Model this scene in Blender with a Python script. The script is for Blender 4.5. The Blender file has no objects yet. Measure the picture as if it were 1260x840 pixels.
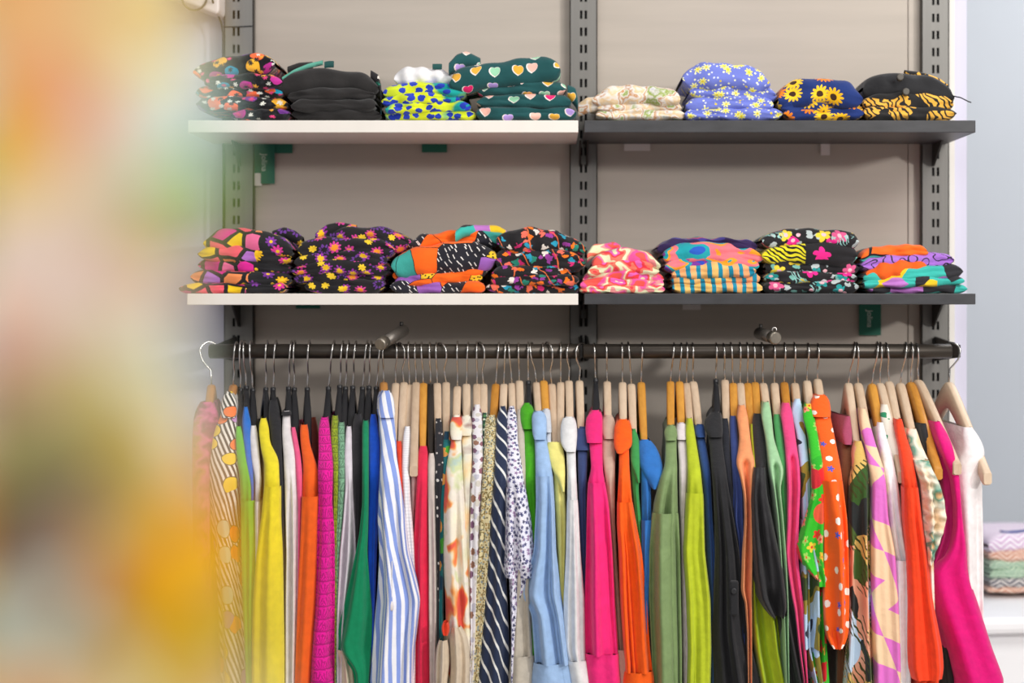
import bpy, math, random
import numpy as np

D = bpy.data
SC = bpy.context.scene
COL = SC.collection
PI = math.pi

# ------------------------------------------------------------------ camera, light, exposure
F = 2279.0                       # focal length in pixels of the 1260 x 840 frame
VX, VY = 680.0, 368.0            # where the straight-ahead direction meets the frame
CAMZ = 1.45
cam_data = D.cameras.new('camera')
cam_data.sensor_width = 36.0
cam_data.lens = F / 1260 * 36
cam_data.shift_x = -(VX - 630) / 1260
cam_data.shift_y = (VY - 420) / 1260
cam_data.clip_start = 0.05
cam_data.dof.use_dof = True
cam_data.dof.focus_distance = 3.45
cam_data.dof.aperture_fstop = 1.85
cam = D.objects.new('camera', cam_data)
COL.objects.link(cam)
cam.location = (0, 0, CAMZ)
cam.rotation_euler = (PI / 2, 0, 0)
SC.camera = cam

SC.view_settings.view_transform = 'Standard'
SC.view_settings.look = 'None'
SC.view_settings.gamma = 1
SC.view_settings.use_curve_mapping = False
SC.view_settings.exposure = -0.46

world = D.worlds.new('shop_interior_ambient')
SC.world = world
world.use_nodes = True
world.node_tree.nodes['Background'].inputs[0].default_value = (0.93, 0.95, 1.0, 1)
world.node_tree.nodes['Background'].inputs[1].default_value = 0.42


def area_light(name, loc, target, sx, sy, power, color=(1, 1, 1)):
    l = D.lights.new(name, 'AREA')
    l.shape = 'RECTANGLE'
    l.size, l.size_y = sx, sy
    l.energy = power
    l.color = color
    o = D.objects.new(name, l)
    COL.objects.link(o)
    o.location = loc
    dx, dy, dz = (target[i] - loc[i] for i in range(3))
    o.rotation_euler = (math.atan2(math.hypot(dx, dy), -dz), 0, math.atan2(dy, dx) - PI / 2)
    return o


area_light('ceiling_lamp_front', (1.5, 1.5, 3.0), (0.1, 3.5, 1.1), 1.3, 1.0, 62, (1.0, 0.97, 0.93))
area_light('ceiling_lamp_rear', (-1.0, -1.4, 3.0), (0.0, 3.3, 1.1), 2.0, 1.6, 68, (1.0, 0.98, 0.96))
area_light('ceiling_lamp_over_rack', (0.25, 2.75, 3.1), (0.2, 3.6, 1.0), 2.2, 0.4, 14, (1.0, 0.96, 0.90))
area_light('track_lamp_right', (3.1, 0.2, 2.35), (0.3, 3.8, 1.5), 0.22, 0.22, 95, (1.0, 0.97, 0.93))
area_light('fill_light_over_table', (1.9, 4.55, 3.1), (1.6, 4.6, 0.8), 1.2, 0.8, 30, (0.96, 0.98, 1.0))  # unseen light added to brighten the table and the wall behind it

# ------------------------------------------------------------------ helpers


def px2w(px, py, d):
    """the point at depth d (metres from the camera) seen at a photograph pixel"""
    return ((px - VX) * d / F, d, CAMZ - (py - VY) * d / F)


def lin(c):
    return tuple(((v / 255) / 12.92 if v / 255 <= 0.04045 else ((v / 255 + 0.055) / 1.055) ** 2.4) for v in c) + (1.0,)


def tag(o, label=None, cat=None, group=None, kind=None):
    if label: o['label'] = label
    if cat: o['category'] = cat
    if group: o['group'] = group
    if kind: o['kind'] = kind
    return o


def empty(name, loc=(0, 0, 0), parent=None):
    o = D.objects.new(name, None)
    o.empty_display_size = 0.02
    COL.objects.link(o)
    o.location = loc
    o.parent = parent
    return o


def obj(name, me, m=None, parent=None):
    o = D.objects.new(name, me)
    COL.objects.link(o)
    if m is not None and not me.materials:
        me.materials.append(m)
    o.parent = parent
    return o


def fast_mesh(name, V, Q, UV=None, smooth=True):
    """V (n,3), Q (m,4) quads, UV per vertex"""
    me = D.meshes.new(name)
    n, m = len(V), len(Q)
    me.vertices.add(n)
    me.vertices.foreach_set('co', np.ascontiguousarray(V, np.float32).ravel())
    me.loops.add(m * 4)
    me.loops.foreach_set('vertex_index', np.ascontiguousarray(Q, np.int32).ravel())
    me.polygons.add(m)
    me.polygons.foreach_set('loop_start', np.arange(0, m * 4, 4, dtype=np.int32))
    me.polygons.foreach_set('use_smooth', np.full(m, smooth, bool))
    if UV is not None:
        uvl = me.uv_layers.new(name='UVMap')
        uvl.data.foreach_set('uv', np.ascontiguousarray(UV[Q.ravel()], np.float32).ravel())
    me.update(calc_edges=True)
    me.validate()
    return me


def grid_quads(R, C, closed=True):
    r = np.arange(R - 1)[:, None]
    c = np.arange(C if closed else C - 1)[None, :]
    c2 = (c + 1) % C
    a = r * C + c
    b = r * C + c2
    return np.stack([a, b, b + C, a + C], -1).reshape(-1, 4)


class MB:
    """collects boxes, prisms and tubes into one mesh"""
    def __init__(s):
        s.v, s.f = [], []

    def poly(s, pts, faces):
        k = len(s.v)
        s.v += [tuple(p) for p in pts]
        s.f += [tuple(i + k for i in f) for f in faces]
        return s

    def box(s, a, b):
        (x0, y0, z0), (x1, y1, z1) = a, b
        return s.poly([(x0, y0, z0), (x1, y0, z0), (x1, y1, z0), (x0, y1, z0), (x0, y0, z1), (x1, y0, z1), (x1, y1, z1), (x0, y1, z1)],
                      [(0, 3, 2, 1), (4, 5, 6, 7), (0, 1, 5, 4), (1, 2, 6, 5), (2, 3, 7, 6), (3, 0, 4, 7)])

    def prism_x(s, yz, x0, x1):
        n = len(yz)
        return s.poly([(x0, y, z) for y, z in yz] + [(x1, y, z) for y, z in yz],
                      [tuple(range(n - 1, -1, -1)), tuple(range(n, 2 * n))] + [(i, (i + 1) % n, n + (i + 1) % n, n + i) for i in range(n)])

    def tube(s, pts, radii, n=10, caps=True):
        pts = [np.array(p, float) for p in pts]
        if not hasattr(radii, '__len__'): radii = [radii] * len(pts)
        up = None
        rings = []
        for i, p in enumerate(pts):
            t = pts[min(i + 1, len(pts) - 1)] - pts[max(i - 1, 0)]
            t /= max(np.linalg.norm(t), 1e-9)
            if up is None:
                up = np.array((1, 0, 0.0)) if abs(t[0]) < .8 else np.array((0, 0, 1.0))
            u = up - t * up.dot(t); u /= np.linalg.norm(u)
            up = u
            w = np.cross(t, u)
            rings.append([tuple(p + radii[i] * (math.cos(a) * u + math.sin(a) * w)) for a in (2 * PI * k / n for k in range(n))])
        k = len(s.v)
        for r in rings: s.v += r
        for i in range(len(pts) - 1):
            for j in range(n):
                s.f.append((k + i * n + j, k + i * n + (j + 1) % n, k + (i + 1) * n + (j + 1) % n, k + (i + 1) * n + j))
        if caps:
            s.f.append(tuple(k + j for j in range(n - 1, -1, -1)))
            e = k + (len(pts) - 1) * n
            s.f.append(tuple(e + j for j in range(n)))
        return s

    def mesh(s, name, smooth=False, bevel=0):
        me = D.meshes.new(name)
        me.from_pydata(s.v, [], s.f)
        me.update()
        if smooth:
            for p in me.polygons: p.use_smooth = len(p.vertices) <= 4
        return me

    def build(s, name, m, parent=None, smooth=False, bevel=0):
        o = obj(name, s.mesh(name, smooth), m, parent)
        if bevel:
            b = o.modifiers.new('bevel', 'BEVEL'); b.width = bevel; b.segments = 2; b.limit_method = 'ANGLE'
        return o


# ------------------------------------------------------------------ node materials
class NT:
    def __init__(s, name):
        s.m = D.materials.new(name)
        s.m.use_nodes = True
        s.t = s.m.node_tree
        s.n = s.t.nodes
        s.bsdf = s.n['Principled BSDF']

    def node(s, typ, **kw):
        n = s.n.new(typ)
        for k, v in kw.items(): setattr(n, k, v)
        return n

    def put(s, sock, v):
        if hasattr(v, 'links'): s.t.links.new(v, sock)
        elif v is not None: sock.default_value = v

    def math(s, op, a, b=None, c=None):
        n = s.node('ShaderNodeMath', operation=op)
        s.put(n.inputs[0], a)
        if b is not None: s.put(n.inputs[1], b)
        if c is not None: s.put(n.inputs[2], c)
        return n.outputs[0]

    def vmath(s, op, a, b=None, scale=None):
        n = s.node('ShaderNodeVectorMath', operation=op)
        s.put(n.inputs[0], a)
        if b is not None: s.put(n.inputs[1], b)
        if scale is not None: s.put(n.inputs['Scale'], scale)
        return n.outputs[0]

    def uv(s, sx=1, sy=1, rot=0, off=(0, 0)):
        n = s.node('ShaderNodeUVMap')
        v = n.outputs[0]
        oi = s.node('ShaderNodeObjectInfo')
        c = s.node('ShaderNodeCombineXYZ')
        s.put(c.inputs[0], s.math('MULTIPLY', oi.outputs['Random'], 3.7))
        s.put(c.inputs[1], s.math('MULTIPLY', oi.outputs['Random'], 11.3))
        v = s.vmath('ADD', v, c.outputs[0])
        mp = s.node('ShaderNodeMapping')
        s.put(mp.inputs['Vector'], v)
        mp.inputs['Location'].default_value = (off[0], off[1], 0)
        mp.inputs['Rotation'].default_value = (0, 0, rot)
        mp.inputs['Scale'].default_value = (sx, sy, 1)
        return mp.outputs[0]

    def warp(s, v, amt, scale):
        n = s.node('ShaderNodeTexNoise')
        n.inputs['Scale'].default_value = scale
        s.put(n.inputs['Vector'], v)
        d = s.vmath('SUBTRACT', n.outputs['Color'], (0.5, 0.5, 0.5))
        return s.vmath('ADD', v, s.vmath('SCALE', d, scale=amt))

    def noise(s, v, scale, detail=2, rough=.5):
        n = s.node('ShaderNodeTexNoise')
        n.inputs['Scale'].default_value = scale
        n.inputs['Detail'].default_value = detail
        n.inputs['Roughness'].default_value = rough
        if v is not None: s.put(n.inputs['Vector'], v)
        return n.outputs[0]

    def voro(s, v, scale, rnd=1.0, feature='F1'):
        n = s.node('ShaderNodeTexVoronoi', voronoi_dimensions='2D', feature=feature)
        s.put(n.inputs['Vector'], v)
        n.inputs['Scale'].default_value = scale
        n.inputs['Randomness'].default_value = rnd
        return n.outputs

    def sep(s, v):
        n = s.node('ShaderNodeSeparateXYZ')
        s.put(n.inputs[0], v)
        return n.outputs[0], n.outputs[1]

    def ramp(s, fac, stops, const=False):
        n = s.node('ShaderNodeValToRGB')
        n.color_ramp.interpolation = 'CONSTANT' if const else 'LINEAR'
        e = n.color_ramp.elements
        while len(e) < len(stops): e.new(0.5)
        for i, (p, c) in enumerate(stops):
            e[i].position = p
            e[i].color = lin(c)
        s.put(n.inputs[0], fac)
        return n.outputs[0]

    def red(s, rndcol):
        n = s.node('ShaderNodeSeparateColor')
        s.put(n.inputs[0], rndcol)
        return n.outputs[0]

    def pick(s, rndcol, cols):
        n = s.node('ShaderNodeSeparateColor')
        s.put(n.inputs[0], rndcol)
        k = len(cols)
        return s.ramp(n.outputs[0], [(i / k, c) for i, c in enumerate(cols)], True), n.outputs[1], n.outputs[2]

    def mix(s, fac, a, b):
        n = s.node('ShaderNodeMix', data_type='RGBA')
        s.put(n.inputs[0], fac)
        s.put(n.inputs[6], lin(a) if isinstance(a, tuple) else a)
        s.put(n.inputs[7], lin(b) if isinstance(b, tuple) else b)
        return n.outputs[2]

    def less(s, a, b): return s.math('LESS_THAN', a, b)
    def more(s, a, b): return s.math('GREATER_THAN', a, b)
    def both(s, a, b): return s.math('MULTIPLY', a, b)

    # --- prints (return a mask or a colour)
    def stripe(s, v, period, duty=.5, ang=0.0):
        x, y = s.sep(v)
        p = s.math('ADD', s.math('MULTIPLY', x, math.cos(ang) / period), s.math('MULTIPLY', y, math.sin(ang) / period))
        return s.less(s.math('FRACT', p), duty)

    def local(s, v, vo, scale):
        return s.sep(s.vmath('SCALE', s.vmath('SUBTRACT', v, vo['Position']), scale=scale))

    def heart(s, x, y, r):
        x = s.math('MULTIPLY', x, 1 / r); y = s.math('MULTIPLY', y, 1 / r)
        x2 = s.math('MULTIPLY', x, x)
        q = s.math('SUBTRACT', s.math('ADD', x2, s.math('MULTIPLY', y, y)), 1.0)
        q3 = s.math('MULTIPLY', s.math('MULTIPLY', q, q), q)
        y3 = s.math('MULTIPLY', s.math('MULTIPLY', y, y), y)
        return s.less(s.math('SUBTRACT', q3, s.math('MULTIPLY', x2, y3)), 0.0)

    def flower(s, x, y, n, r, phase=0.0, inner=.45):
        a = s.math('ARCTAN2', y, x)
        c = s.math('ABSOLUTE', s.math('COSINE', s.math('ADD', s.math('MULTIPLY', a, n / 2), phase)))
        lim = s.math('MULTIPLY_ADD', c, r * (1 - inner), r * inner)
        d = s.math('SQRT', s.math('ADD', s.math('MULTIPLY', x, x), s.math('MULTIPLY', y, y)))
        return s.less(d, lim), d

    def finish(s, col, rough=.85, weave=.12, wscale=900, sheen=.15, spec=.25):
        b = s.bsdf
        s.put(b.inputs['Base Color'], lin(col) if isinstance(col, tuple) else col)
        b.inputs['Roughness'].default_value = rough
        b.inputs['Specular IOR Level'].default_value = spec
        if sheen:
            b.inputs['Sheen Weight'].default_value = sheen
            b.inputs['Sheen Roughness'].default_value = .5
        if weave:
            uvn = s.node('ShaderNodeUVMap')
            h = s.noise(uvn.outputs[0], wscale, 1)
            h2 = s.noise(uvn.outputs[0], 45, 3)
            hh = s.math('ADD', s.math('MULTIPLY', h, .25), s.math('MULTIPLY', h2, 2.0))
            bp = s.node('ShaderNodeBump')
            bp.inputs['Strength'].default_value = weave * 2.5
            bp.inputs['Distance'].default_value = .004
            s.put(bp.inputs['Height'], hh)
            s.put(b.inputs['Normal'], bp.outputs[0])
        return s.m


def plain(name, c, rough=.85, weave=.12, sheen=.15, spec=.25):
    t = NT(name)
    n = t.noise(t.uv(), 60, 3)
    dark = tuple(v * .93 for v in c)
    col = t.ramp(n, [(.3, dark), (.7, c)])
    return t.finish(col, rough, weave, sheen=sheen, spec=spec)


def hard(name, c, rough=.5, metal=0.0, var=.04, scale=(8, 8, 8), spec=.5):
    t = NT(name)
    g = t.node('ShaderNodeTexCoord')
    mp = t.node('ShaderNodeMapping')
    t.put(mp.inputs['Vector'], g.outputs['Object'])
    mp.inputs['Scale'].default_value = scale
    n = t.noise(mp.outputs[0], 1.0, 4)
    col = t.ramp(n, [(.25, tuple(max(0, v * (1 - var)) for v in c)), (.75, tuple(min(255, v * (1 + var)) for v in c))])
    t.put(t.bsdf.inputs['Base Color'], col)
    t.bsdf.inputs['Roughness'].default_value = rough
    t.bsdf.inputs['Metallic'].default_value = metal
    t.bsdf.inputs['Specular IOR Level'].default_value = spec
    return t.m


# ------------------------------------------------------------------ setting materials
MW = dict(
    wall=hard('lilac_white_paint', (206, 204, 222), .8, var=.01, scale=(2, 2, 2)),
    greywall=hard('grey_paint', (196, 201, 207), .8, var=.015, scale=(1.5, 1.5, 1.5)),
    panel=hard('greige_panel', (178, 168, 157), .6, var=.03, scale=(3, 3, 30)),
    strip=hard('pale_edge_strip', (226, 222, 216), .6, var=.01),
    floor=hard('pale_floor', (206, 198, 190), .5, var=.05),
    steel=hard('brushed_grey_steel', (118, 116, 112), .45, .35, .04, (80, 80, 3)),
    steel_side=hard('grey_steel_edge', (84, 80, 74), .5, .35, .04, (80, 80, 3)),
    dark=hard('slot_darkness', (22, 21, 21), .8, var=.05),
    black_metal=hard('black_bracket_paint', (40, 37, 34), .5, .3, .05),
    white_shelf=hard('white_laminate', (228, 222, 214), .45, var=.01, scale=(30, 4, 4)),
    dark_shelf=hard('charcoal_laminate', (52, 52, 55), .42, var=.14, scale=(20, 60, 60)),
    rail=hard('dark_bronze_rail', (66, 60, 54), .38, .65, .1, (3, 50, 50)),
    chrome=hard('chrome_wire', (205, 202, 198), .22, 1.0, .02),
    endcap=hard('brushed_cap', (150, 142, 130), .3, .8, .15, (60, 20, 20)),
    armtube=hard('grey_bronze_tube', (104, 98, 92), .4, .6, .05),
    white_plastic=hard('white_plastic', (222, 214, 212), .4, var=.01),
    cable=hard('black_cable', (28, 28, 34), .5),
    tag_green=hard('green_card', (8, 98, 78), .6, var=.03),
    tag_text=hard('silver_print', (196, 206, 196), .5),
    tag_white=hard('white_sticker', (216, 208, 204), .6),
    teal_label=hard('teal_woven_label', (12, 74, 72), .7),
    tablecloth=hard('white_tabletop', (240, 240, 242), .5, var=.01),
)


def wood(name, c1, c2, rough=.45):
    t = NT(name)
    g = t.node('ShaderNodeTexCoord')
    mp = t.node('ShaderNodeMapping')
    oi = t.node('ShaderNodeObjectInfo')
    v = t.vmath('ADD', g.outputs['Object'], t.vmath('SCALE', (1, 1, 1), scale=oi.outputs['Random']))
    t.put(mp.inputs['Vector'], v)
    mp.inputs['Scale'].default_value = (140, 10, 60)
    n = t.noise(mp.outputs[0], 1.0, 5, .6)
    w2 = t.math('MULTIPLY_ADD', oi.outputs['Random'], .35, t.math('MULTIPLY', n, .75))
    t.put(t.bsdf.inputs['Base Color'], t.ramp(w2, [(.25, c2), (.75, c1)]))
    t.bsdf.inputs['Roughness'].default_value = rough
    return t.m


HM = dict(
    pale=wood('pale_beech', (214, 190, 164), (190, 162, 134)),
    amber=wood('amber_wood', (214, 152, 62), (176, 114, 38)),
    tan=wood('tan_wood', (196, 138, 74), (160, 104, 50)),
    black=hard('black_plastic_hanger', (34, 34, 37), .38, var=.06),
    dark=wood('dark_stained_wood', (56, 46, 38), (34, 28, 24)),
)
# ------------------------------------------------------------------ fabric prints
FM = {}


def fab(name):
    def deco(fn):
        t = NT(name)
        r = fn(t)
        kw = {}
        if isinstance(r, tuple): r, kw = r
        FM[name] = t.finish(r, **kw)
        return fn
    return deco


K = (24, 23, 27)        # print black

for nm, c, rough in [
    ('bright_green', (108, 192, 62), .8), ('cobalt', (24, 112, 206), .8), ('offwhite', (226, 222, 224), .85), ('sunny_yellow', (240, 222, 44), .85),
    ('charcoal', (38, 37, 40), .85), ('warm_white', (232, 226, 226), .85), ('candy_pink', (236, 92, 140), .85), ('orange', (242, 98, 24), .8),
    ('lilac_white', (226, 217, 226), .8), ('black_knit', (40, 38, 42), .9), ('emerald', (4, 134, 88), .85), ('royal_blue', (14, 80, 204), .85),
    ('vermilion', (226, 64, 30), .8), ('blush', (226, 192, 190), .85), ('crimson', (228, 38, 76), .85), ('greige', (208, 196, 188), .85),
    ('linen', (198, 188, 172), .9), ('grass_green', (70, 166, 20), .8), ('sky_blue', (160, 192, 232), .8), ('pearl_grey', (208, 212, 220), .75),
    ('lemon', (236, 226, 132), .75), ('ivory', (230, 230, 230), .75), ('denim_navy', (52, 68, 116), .8), ('hot_pink', (244, 36, 124), .7),
    ('taupe', (196, 168, 150), .6), ('bright_orange', (252, 96, 8), .72), ('leaf_green', (58, 152, 76), .75), ('azure', (44, 116, 196), .7),
    ('sage', (126, 150, 98), .55), ('lilac_ivory', (228, 216, 220), .75), ('lime', (186, 200, 36), .72), ('steel_blue', (40, 72, 130), .8),
    ('jet', (34, 34, 37), .75), ('ink', (32, 34, 44), .8), ('indigo', (60, 78, 142), .75), ('peach', (244, 156, 104), .7), ('olive_lime', (168, 188, 30), .8),
    ('satin_black', (38, 37, 40), .55), ('mint', (160, 204, 156), .6), ('fern', (84, 168, 100), .65), ('rose_pink', (240, 70, 132), .65),
    ('shaded_magenta', (176, 8, 96), .7), ('brown_crepe', (112, 70, 44), .8), ('pink_geo', (172, 76, 108), .8), ('pale_teal', (96, 170, 150), .8), ('bright_white', (242, 240, 242), .8), ('red_orange', (250, 68, 24), .75), ('magenta', (224, 0, 120), .7), ('soft_white', (244, 236, 236), .8),
    ('black_cotton', (46, 44, 44), .95), ('oat', (214, 196, 172), .85), ('white_cotton', (234, 232, 232), .85), ('wine', (120, 24, 60), .8),
]:
    FM[name_ := nm] = plain(nm, c, rough)

# ribbed / lace knits


@fab('white_rib')
def _(t):
    x, y = t.sep(t.uv())
    f = t.math('FRACT', t.math('MULTIPLY', y, 160))
    return t.mix(t.math('ABSOLUTE', t.math('SUBTRACT', f, .5)), (240, 238, 240), (206, 202, 206)), dict(weave=.2)


def lace(name, c, hole):
    @fab(name)
    def _(t):
        v = t.warp(t.uv(), .004, 60)
        x, y = t.sep(v)
        ry = t.math('MULTIPLY', y, 44)
        row = t.math('FRACT', ry)
        shift = t.math('MULTIPLY', t.math('FRACT', t.math('MULTIPLY', t.math('FLOOR', ry), .5)), 1.0)
        fx = t.math('SUBTRACT', t.math('FRACT', t.math('ADD', t.math('MULTIPLY', x, 50), shift)), .5)
        ang = t.math('ARCTAN2', fx, t.math('ADD', row, .12))
        ray = t.more(t.math('SINE', t.math('MULTIPLY', ang, 17)), .35)
        rad = t.math('SQRT', t.math('ADD', t.math('MULTIPLY', fx, fx), t.math('MULTIPLY', row, row)))
        ray = t.both(ray, t.less(rad, .85))
        fan = t.less(row, .13)
        holes = t.more(t.voro(t.uv(), 210, .9)['Distance'], .66)
        m = t.math('MAXIMUM', t.math('MAXIMUM', t.math('MULTIPLY', fan, .55), t.math('MULTIPLY', holes, .6)), t.math('MULTIPLY', ray, .6))
        return t.mix(m, c, hole), dict(weave=.35)


lace('magenta_lace', (236, 20, 156), (128, 6, 84))
lace('olive_lace', (150, 168, 34), (66, 76, 20))
lace('sage_lace', (126, 174, 140), (52, 84, 66))


# striped
@fab('blue_white_stripe')
def _(t):
    v = t.warp(t.uv(), .006, 9)
    return t.mix(t.stripe(v, .0185, .52, .12), (240, 240, 246), (136, 158, 222))


@fab('navy_stripe')
def _(t):
    return t.mix(t.stripe(t.warp(t.uv(), .004, 12), .0225, .2, .62), (32, 44, 72), (226, 226, 222)), dict(rough=.6)


# florals and geometrics
def sprinkle(t, v, base, cols, scale, r, n=5, rnd=1., inner=.4, centre=None, warp=0.0):
    if warp: v = t.warp(v, warp, scale * .8)
    vo = t.voro(v, scale, rnd)
    x, y = t.local(v, vo, scale)
    c, g, b = t.pick(vo['Color'], cols)
    m, d = t.flower(x, y, n, r, t.math('MULTIPLY', g, 6.28), inner)
    out = t.mix(m, base, c)
    if centre: out = t.mix(t.less(d, r * .28), out, centre)
    return out


def blob(t, v, base, cols, scale, r, warp=.01, wscale=None, rnd=1., prob=1.0):
    v2 = t.warp(v, warp, wscale or scale * 1.5)
    vo = t.voro(v2, scale, rnd)
    c, g, b = t.pick(vo['Color'], cols)
    m = t.less(vo['Distance'], r)
    if prob < 1: m = t.both(m, t.less(g, prob))
    return t.mix(m, base, c)


def cells(t, v, cols, edge, scale, ew, warp=0.0, rnd=1.):
    if warp: v = t.warp(v, warp, scale)
    vo = t.voro(v, scale, rnd)
    c, g, b = t.pick(vo['Color'], cols)
    if ew:
        ed = t.voro(v, scale, rnd, 'DISTANCE_TO_EDGE')
        c = t.mix(t.less(ed['Distance'], ew), c, edge)
    return c, vo, g, b


@fab('geo_stripe_print')
def _(t):
    v = t.uv()
    st = t.mix(t.stripe(t.warp(v, .012, 5), .0092, .5, .35), (236, 230, 220), (40, 34, 36))
    v2 = t.warp(v, .006, 30)
    vo = t.voro(v2, 23, .8)
    c, g, b = t.pick(vo['Color'], [(250, 110, 20), (246, 206, 20), (206, 150, 206), (250, 120, 40), (150, 90, 180), (180, 206, 190)])
    on = t.less(g, .75)
    o1 = t.both(on, t.less(vo['Distance'], .40))
    o2 = t.both(on, t.less(vo['Distance'], .36))
    return t.mix(o2, t.mix(o1, st, K), c)


@fab('magenta_brown_floral')
def _(t):
    v = t.uv()
    c = t.ramp(t.noise(t.warp(v, .02, 20), 24, 2), [(.3, (60, 24, 32)), (.45, (140, 30, 80)), (.55, (206, 80, 140)), (.68, (170, 100, 60)), (.8, (80, 40, 40))])
    return c


@fab('watercolour_floral')
def _(t):
    v = t.uv()
    base = t.ramp(t.noise(t.warp(v, .02, 15), 16, 3), [(.3, (226, 222, 186)), (.45, (240, 230, 208)), (.56, (236, 226, 214)), (.64, (204, 210, 160)), (.74, (170, 196, 196))])
    w = t.warp(t.uv(1, .8), .03, 22)
    n2 = t.noise(w, 15, 2)
    c = t.ramp(n2, [(.50, (244, 206, 120)), (.545, (240, 150, 60)), (.575, (230, 64, 26)), (.66, (206, 36, 20))])
    m = t.ramp(n2, [(.505, (0, 0, 0)), (.545, (245, 245, 245))])
    return t.mix(t.red(m), base, c)


@fab('orange_cream_floral')
def _(t):
    v = t.warp(t.uv(), .03, 20)
    return t.ramp(t.noise(v, 14, 3), [(.25, (240, 150, 70)), (.4, (238, 214, 170)), (.55, (226, 222, 206)), (.66, (150, 110, 104)), (.74, (180, 190, 200))])


@fab('dark_speckled')
def _(t):
    return blob(t, t.uv(), (38, 38, 44), [(210, 205, 200), (120, 110, 110)], 60, .16, .004, prob=.5)


@fab('teal_floral')
def _(t):
    return blob(t, t.uv(), (20, 104, 108), [(70, 160, 50), (40, 140, 140), (220, 150, 70), (16, 60, 84)], 30, .42, .02)


@fab('mauve_dots')
def _(t):
    v = t.uv()
    b = blob(t, v, (226, 222, 226), [(190, 188, 200), (206, 200, 190)], 60, .34, .008)
    return sprinkle(t, v, b, [(140, 92, 104), (120, 84, 110), (150, 110, 90)], 42, .30, 6, .45, .8)


@fab('dark_green_print')
def _(t):
    return blob(t, t.uv(), (36, 70, 52), [(200, 210, 190), (80, 130, 80)], 90, .3, .006)


@fab('beige_scallop')
def _(t):
    v = t.uv()
    b = blob(t, v, (212, 198, 154), [(120, 108, 76), (140, 150, 150), (160, 130, 80)], 230, .42, .001, prob=.75)
    vo = t.voro(v, 40, .35)
    x, y = t.local(v, vo, 40)
    m, d = t.flower(x, y, 4, .40, 0, .7)
    ring = t.both(t.less(d, .36), t.more(d, .29))
    return t.mix(ring, b, (120, 106, 60))


@fab('navy_ditsy')
def _(t):
    v = t.uv()
    b = sprinkle(t, v, (232, 230, 242), [(60, 62, 110), (78, 78, 130), (50, 50, 90), (150, 120, 160)], 115, .44, 5, .9, .35)
    return b


@fab('print_blue_olive')
def _(t):
    v = t.warp(t.uv(), .02, 16)
    return t.ramp(t.noise(v, 12, 1), [(.2, (60, 80, 40)), (.38, (150, 134, 50)), (.46, (188, 214, 240)), (.6, (188, 214, 240)), (.62, (40, 44, 60)), (.7, (200, 160, 110))], True)


@fab('tropic_olive')
def _(t):
    v = t.warp(t.uv(), .02, 30)
    c = t.ramp(t.noise(v, 22, 1), [(.2, (40, 60, 26)), (.42, (130, 130, 50)), (.54, (206, 160, 112)), (.6, (90, 110, 40)), (.7, (200, 190, 120))], True)
    return t.mix(t.both(t.stripe(t.warp(t.uv(), .01, 40), .006, .35, .8), t.more(t.noise(t.uv(), 20, 0), .5)), c, (50, 58, 26))


@fab('green_garden')
def _(t):
    v = t.uv()
    b = t.ramp(t.noise(t.warp(v, .02, 16), 13, 1), [(.3, (54, 186, 40)), (.6, (40, 170, 36)), (.68, (160, 190, 60))], True)
    b = sprinkle(t, v, b, [(240, 150, 120), (236, 200, 60), (226, 60, 40), (150, 200, 90)], 34, .34, 5, 1, .5, (220, 60, 40))
    vo = t.voro(t.warp(v, .01, 20), 13, 1)
    c, g, bb = t.pick(vo['Color'], [(214, 30, 34), (200, 40, 50), (230, 90, 60)])
    return t.mix(t.both(t.less(vo['Distance'], .26), t.less(g, .45)), b, c)


@fab('orange_polka')
def _(t):
    v = t.uv()
    b = sprinkle(t, v, (252, 98, 22), [(250, 236, 226)], 24, .165, 6, .6, .9)
    vo = t.voro(t.vmath('ADD', v, (3.3, 1.7, 0)), 17, .8)
    x, y = t.local(t.vmath('ADD', v, (3.3, 1.7, 0)), vo, 17)
    cc, gg_, bb_ = t.pick(vo['Color'], [(0, 0, 0)])
    m, d = t.flower(x, y, 5, .12, 0, .3)
    m = t.both(m, t.less(gg_, .45))
    return t.mix(m, b, (70, 90, 200))


@fab('jungle_print')
def _(t):
    v = t.warp(t.uv(.8, .5), .05, 9)
    c, vo, g, b = cells(t, v, [(52, 86, 34), (160, 150, 46), (196, 218, 238), (226, 160, 130), (70, 96, 40), (196, 218, 238), (210, 176, 96), (36, 40, 40)], K, 40, .0, .014)
    st = t.both(t.stripe(t.warp(t.uv(), .02, 30), .012, .3, .7), t.more(t.noise(t.uv(), 14, 0), .52))
    c = t.mix(st, c, (60, 66, 26))
    return t.mix(t.both(t.less(t.voro(t.uv(), 160, .9)['Distance'], .3), t.more(t.noise(t.uv(), 9, 0), .56)), c, (236, 190, 140))


@fab('pink_sand_geometric')
def _(t):
    v = t.uv(1, .62)
    v = t.uv()
    a = t.stripe(v, .12, .5, .35)
    b = t.stripe(v, .10, .5, 1.25)
    d = t.stripe(v, .15, .3, 2.2)
    x1 = t.math('ABSOLUTE', t.math('SUBTRACT', a, b))
    return t.mix(t.math('ABSOLUTE', t.math('SUBTRACT', x1, t.both(d, b))), (238, 206, 168), (222, 116, 202))


@fab('white_palm')
def _(t):
    v = t.warp(t.uv(), .02, 20)
    return t.mix(t.both(t.more(t.noise(v, 28, 1), .60), 1.0), (232, 226, 212), (40, 140, 96))


@fab('cream_ruffle')
def _(t):
    v = t.warp(t.uv(), .03, 14)
    return t.ramp(t.noise(v, 13, 2), [(.3, (240, 232, 220)), (.44, (234, 200, 160)), (.55, (240, 228, 210)), (.64, (90, 150, 130)), (.7, (220, 176, 126)), (.8, (150, 180, 190))])


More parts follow.
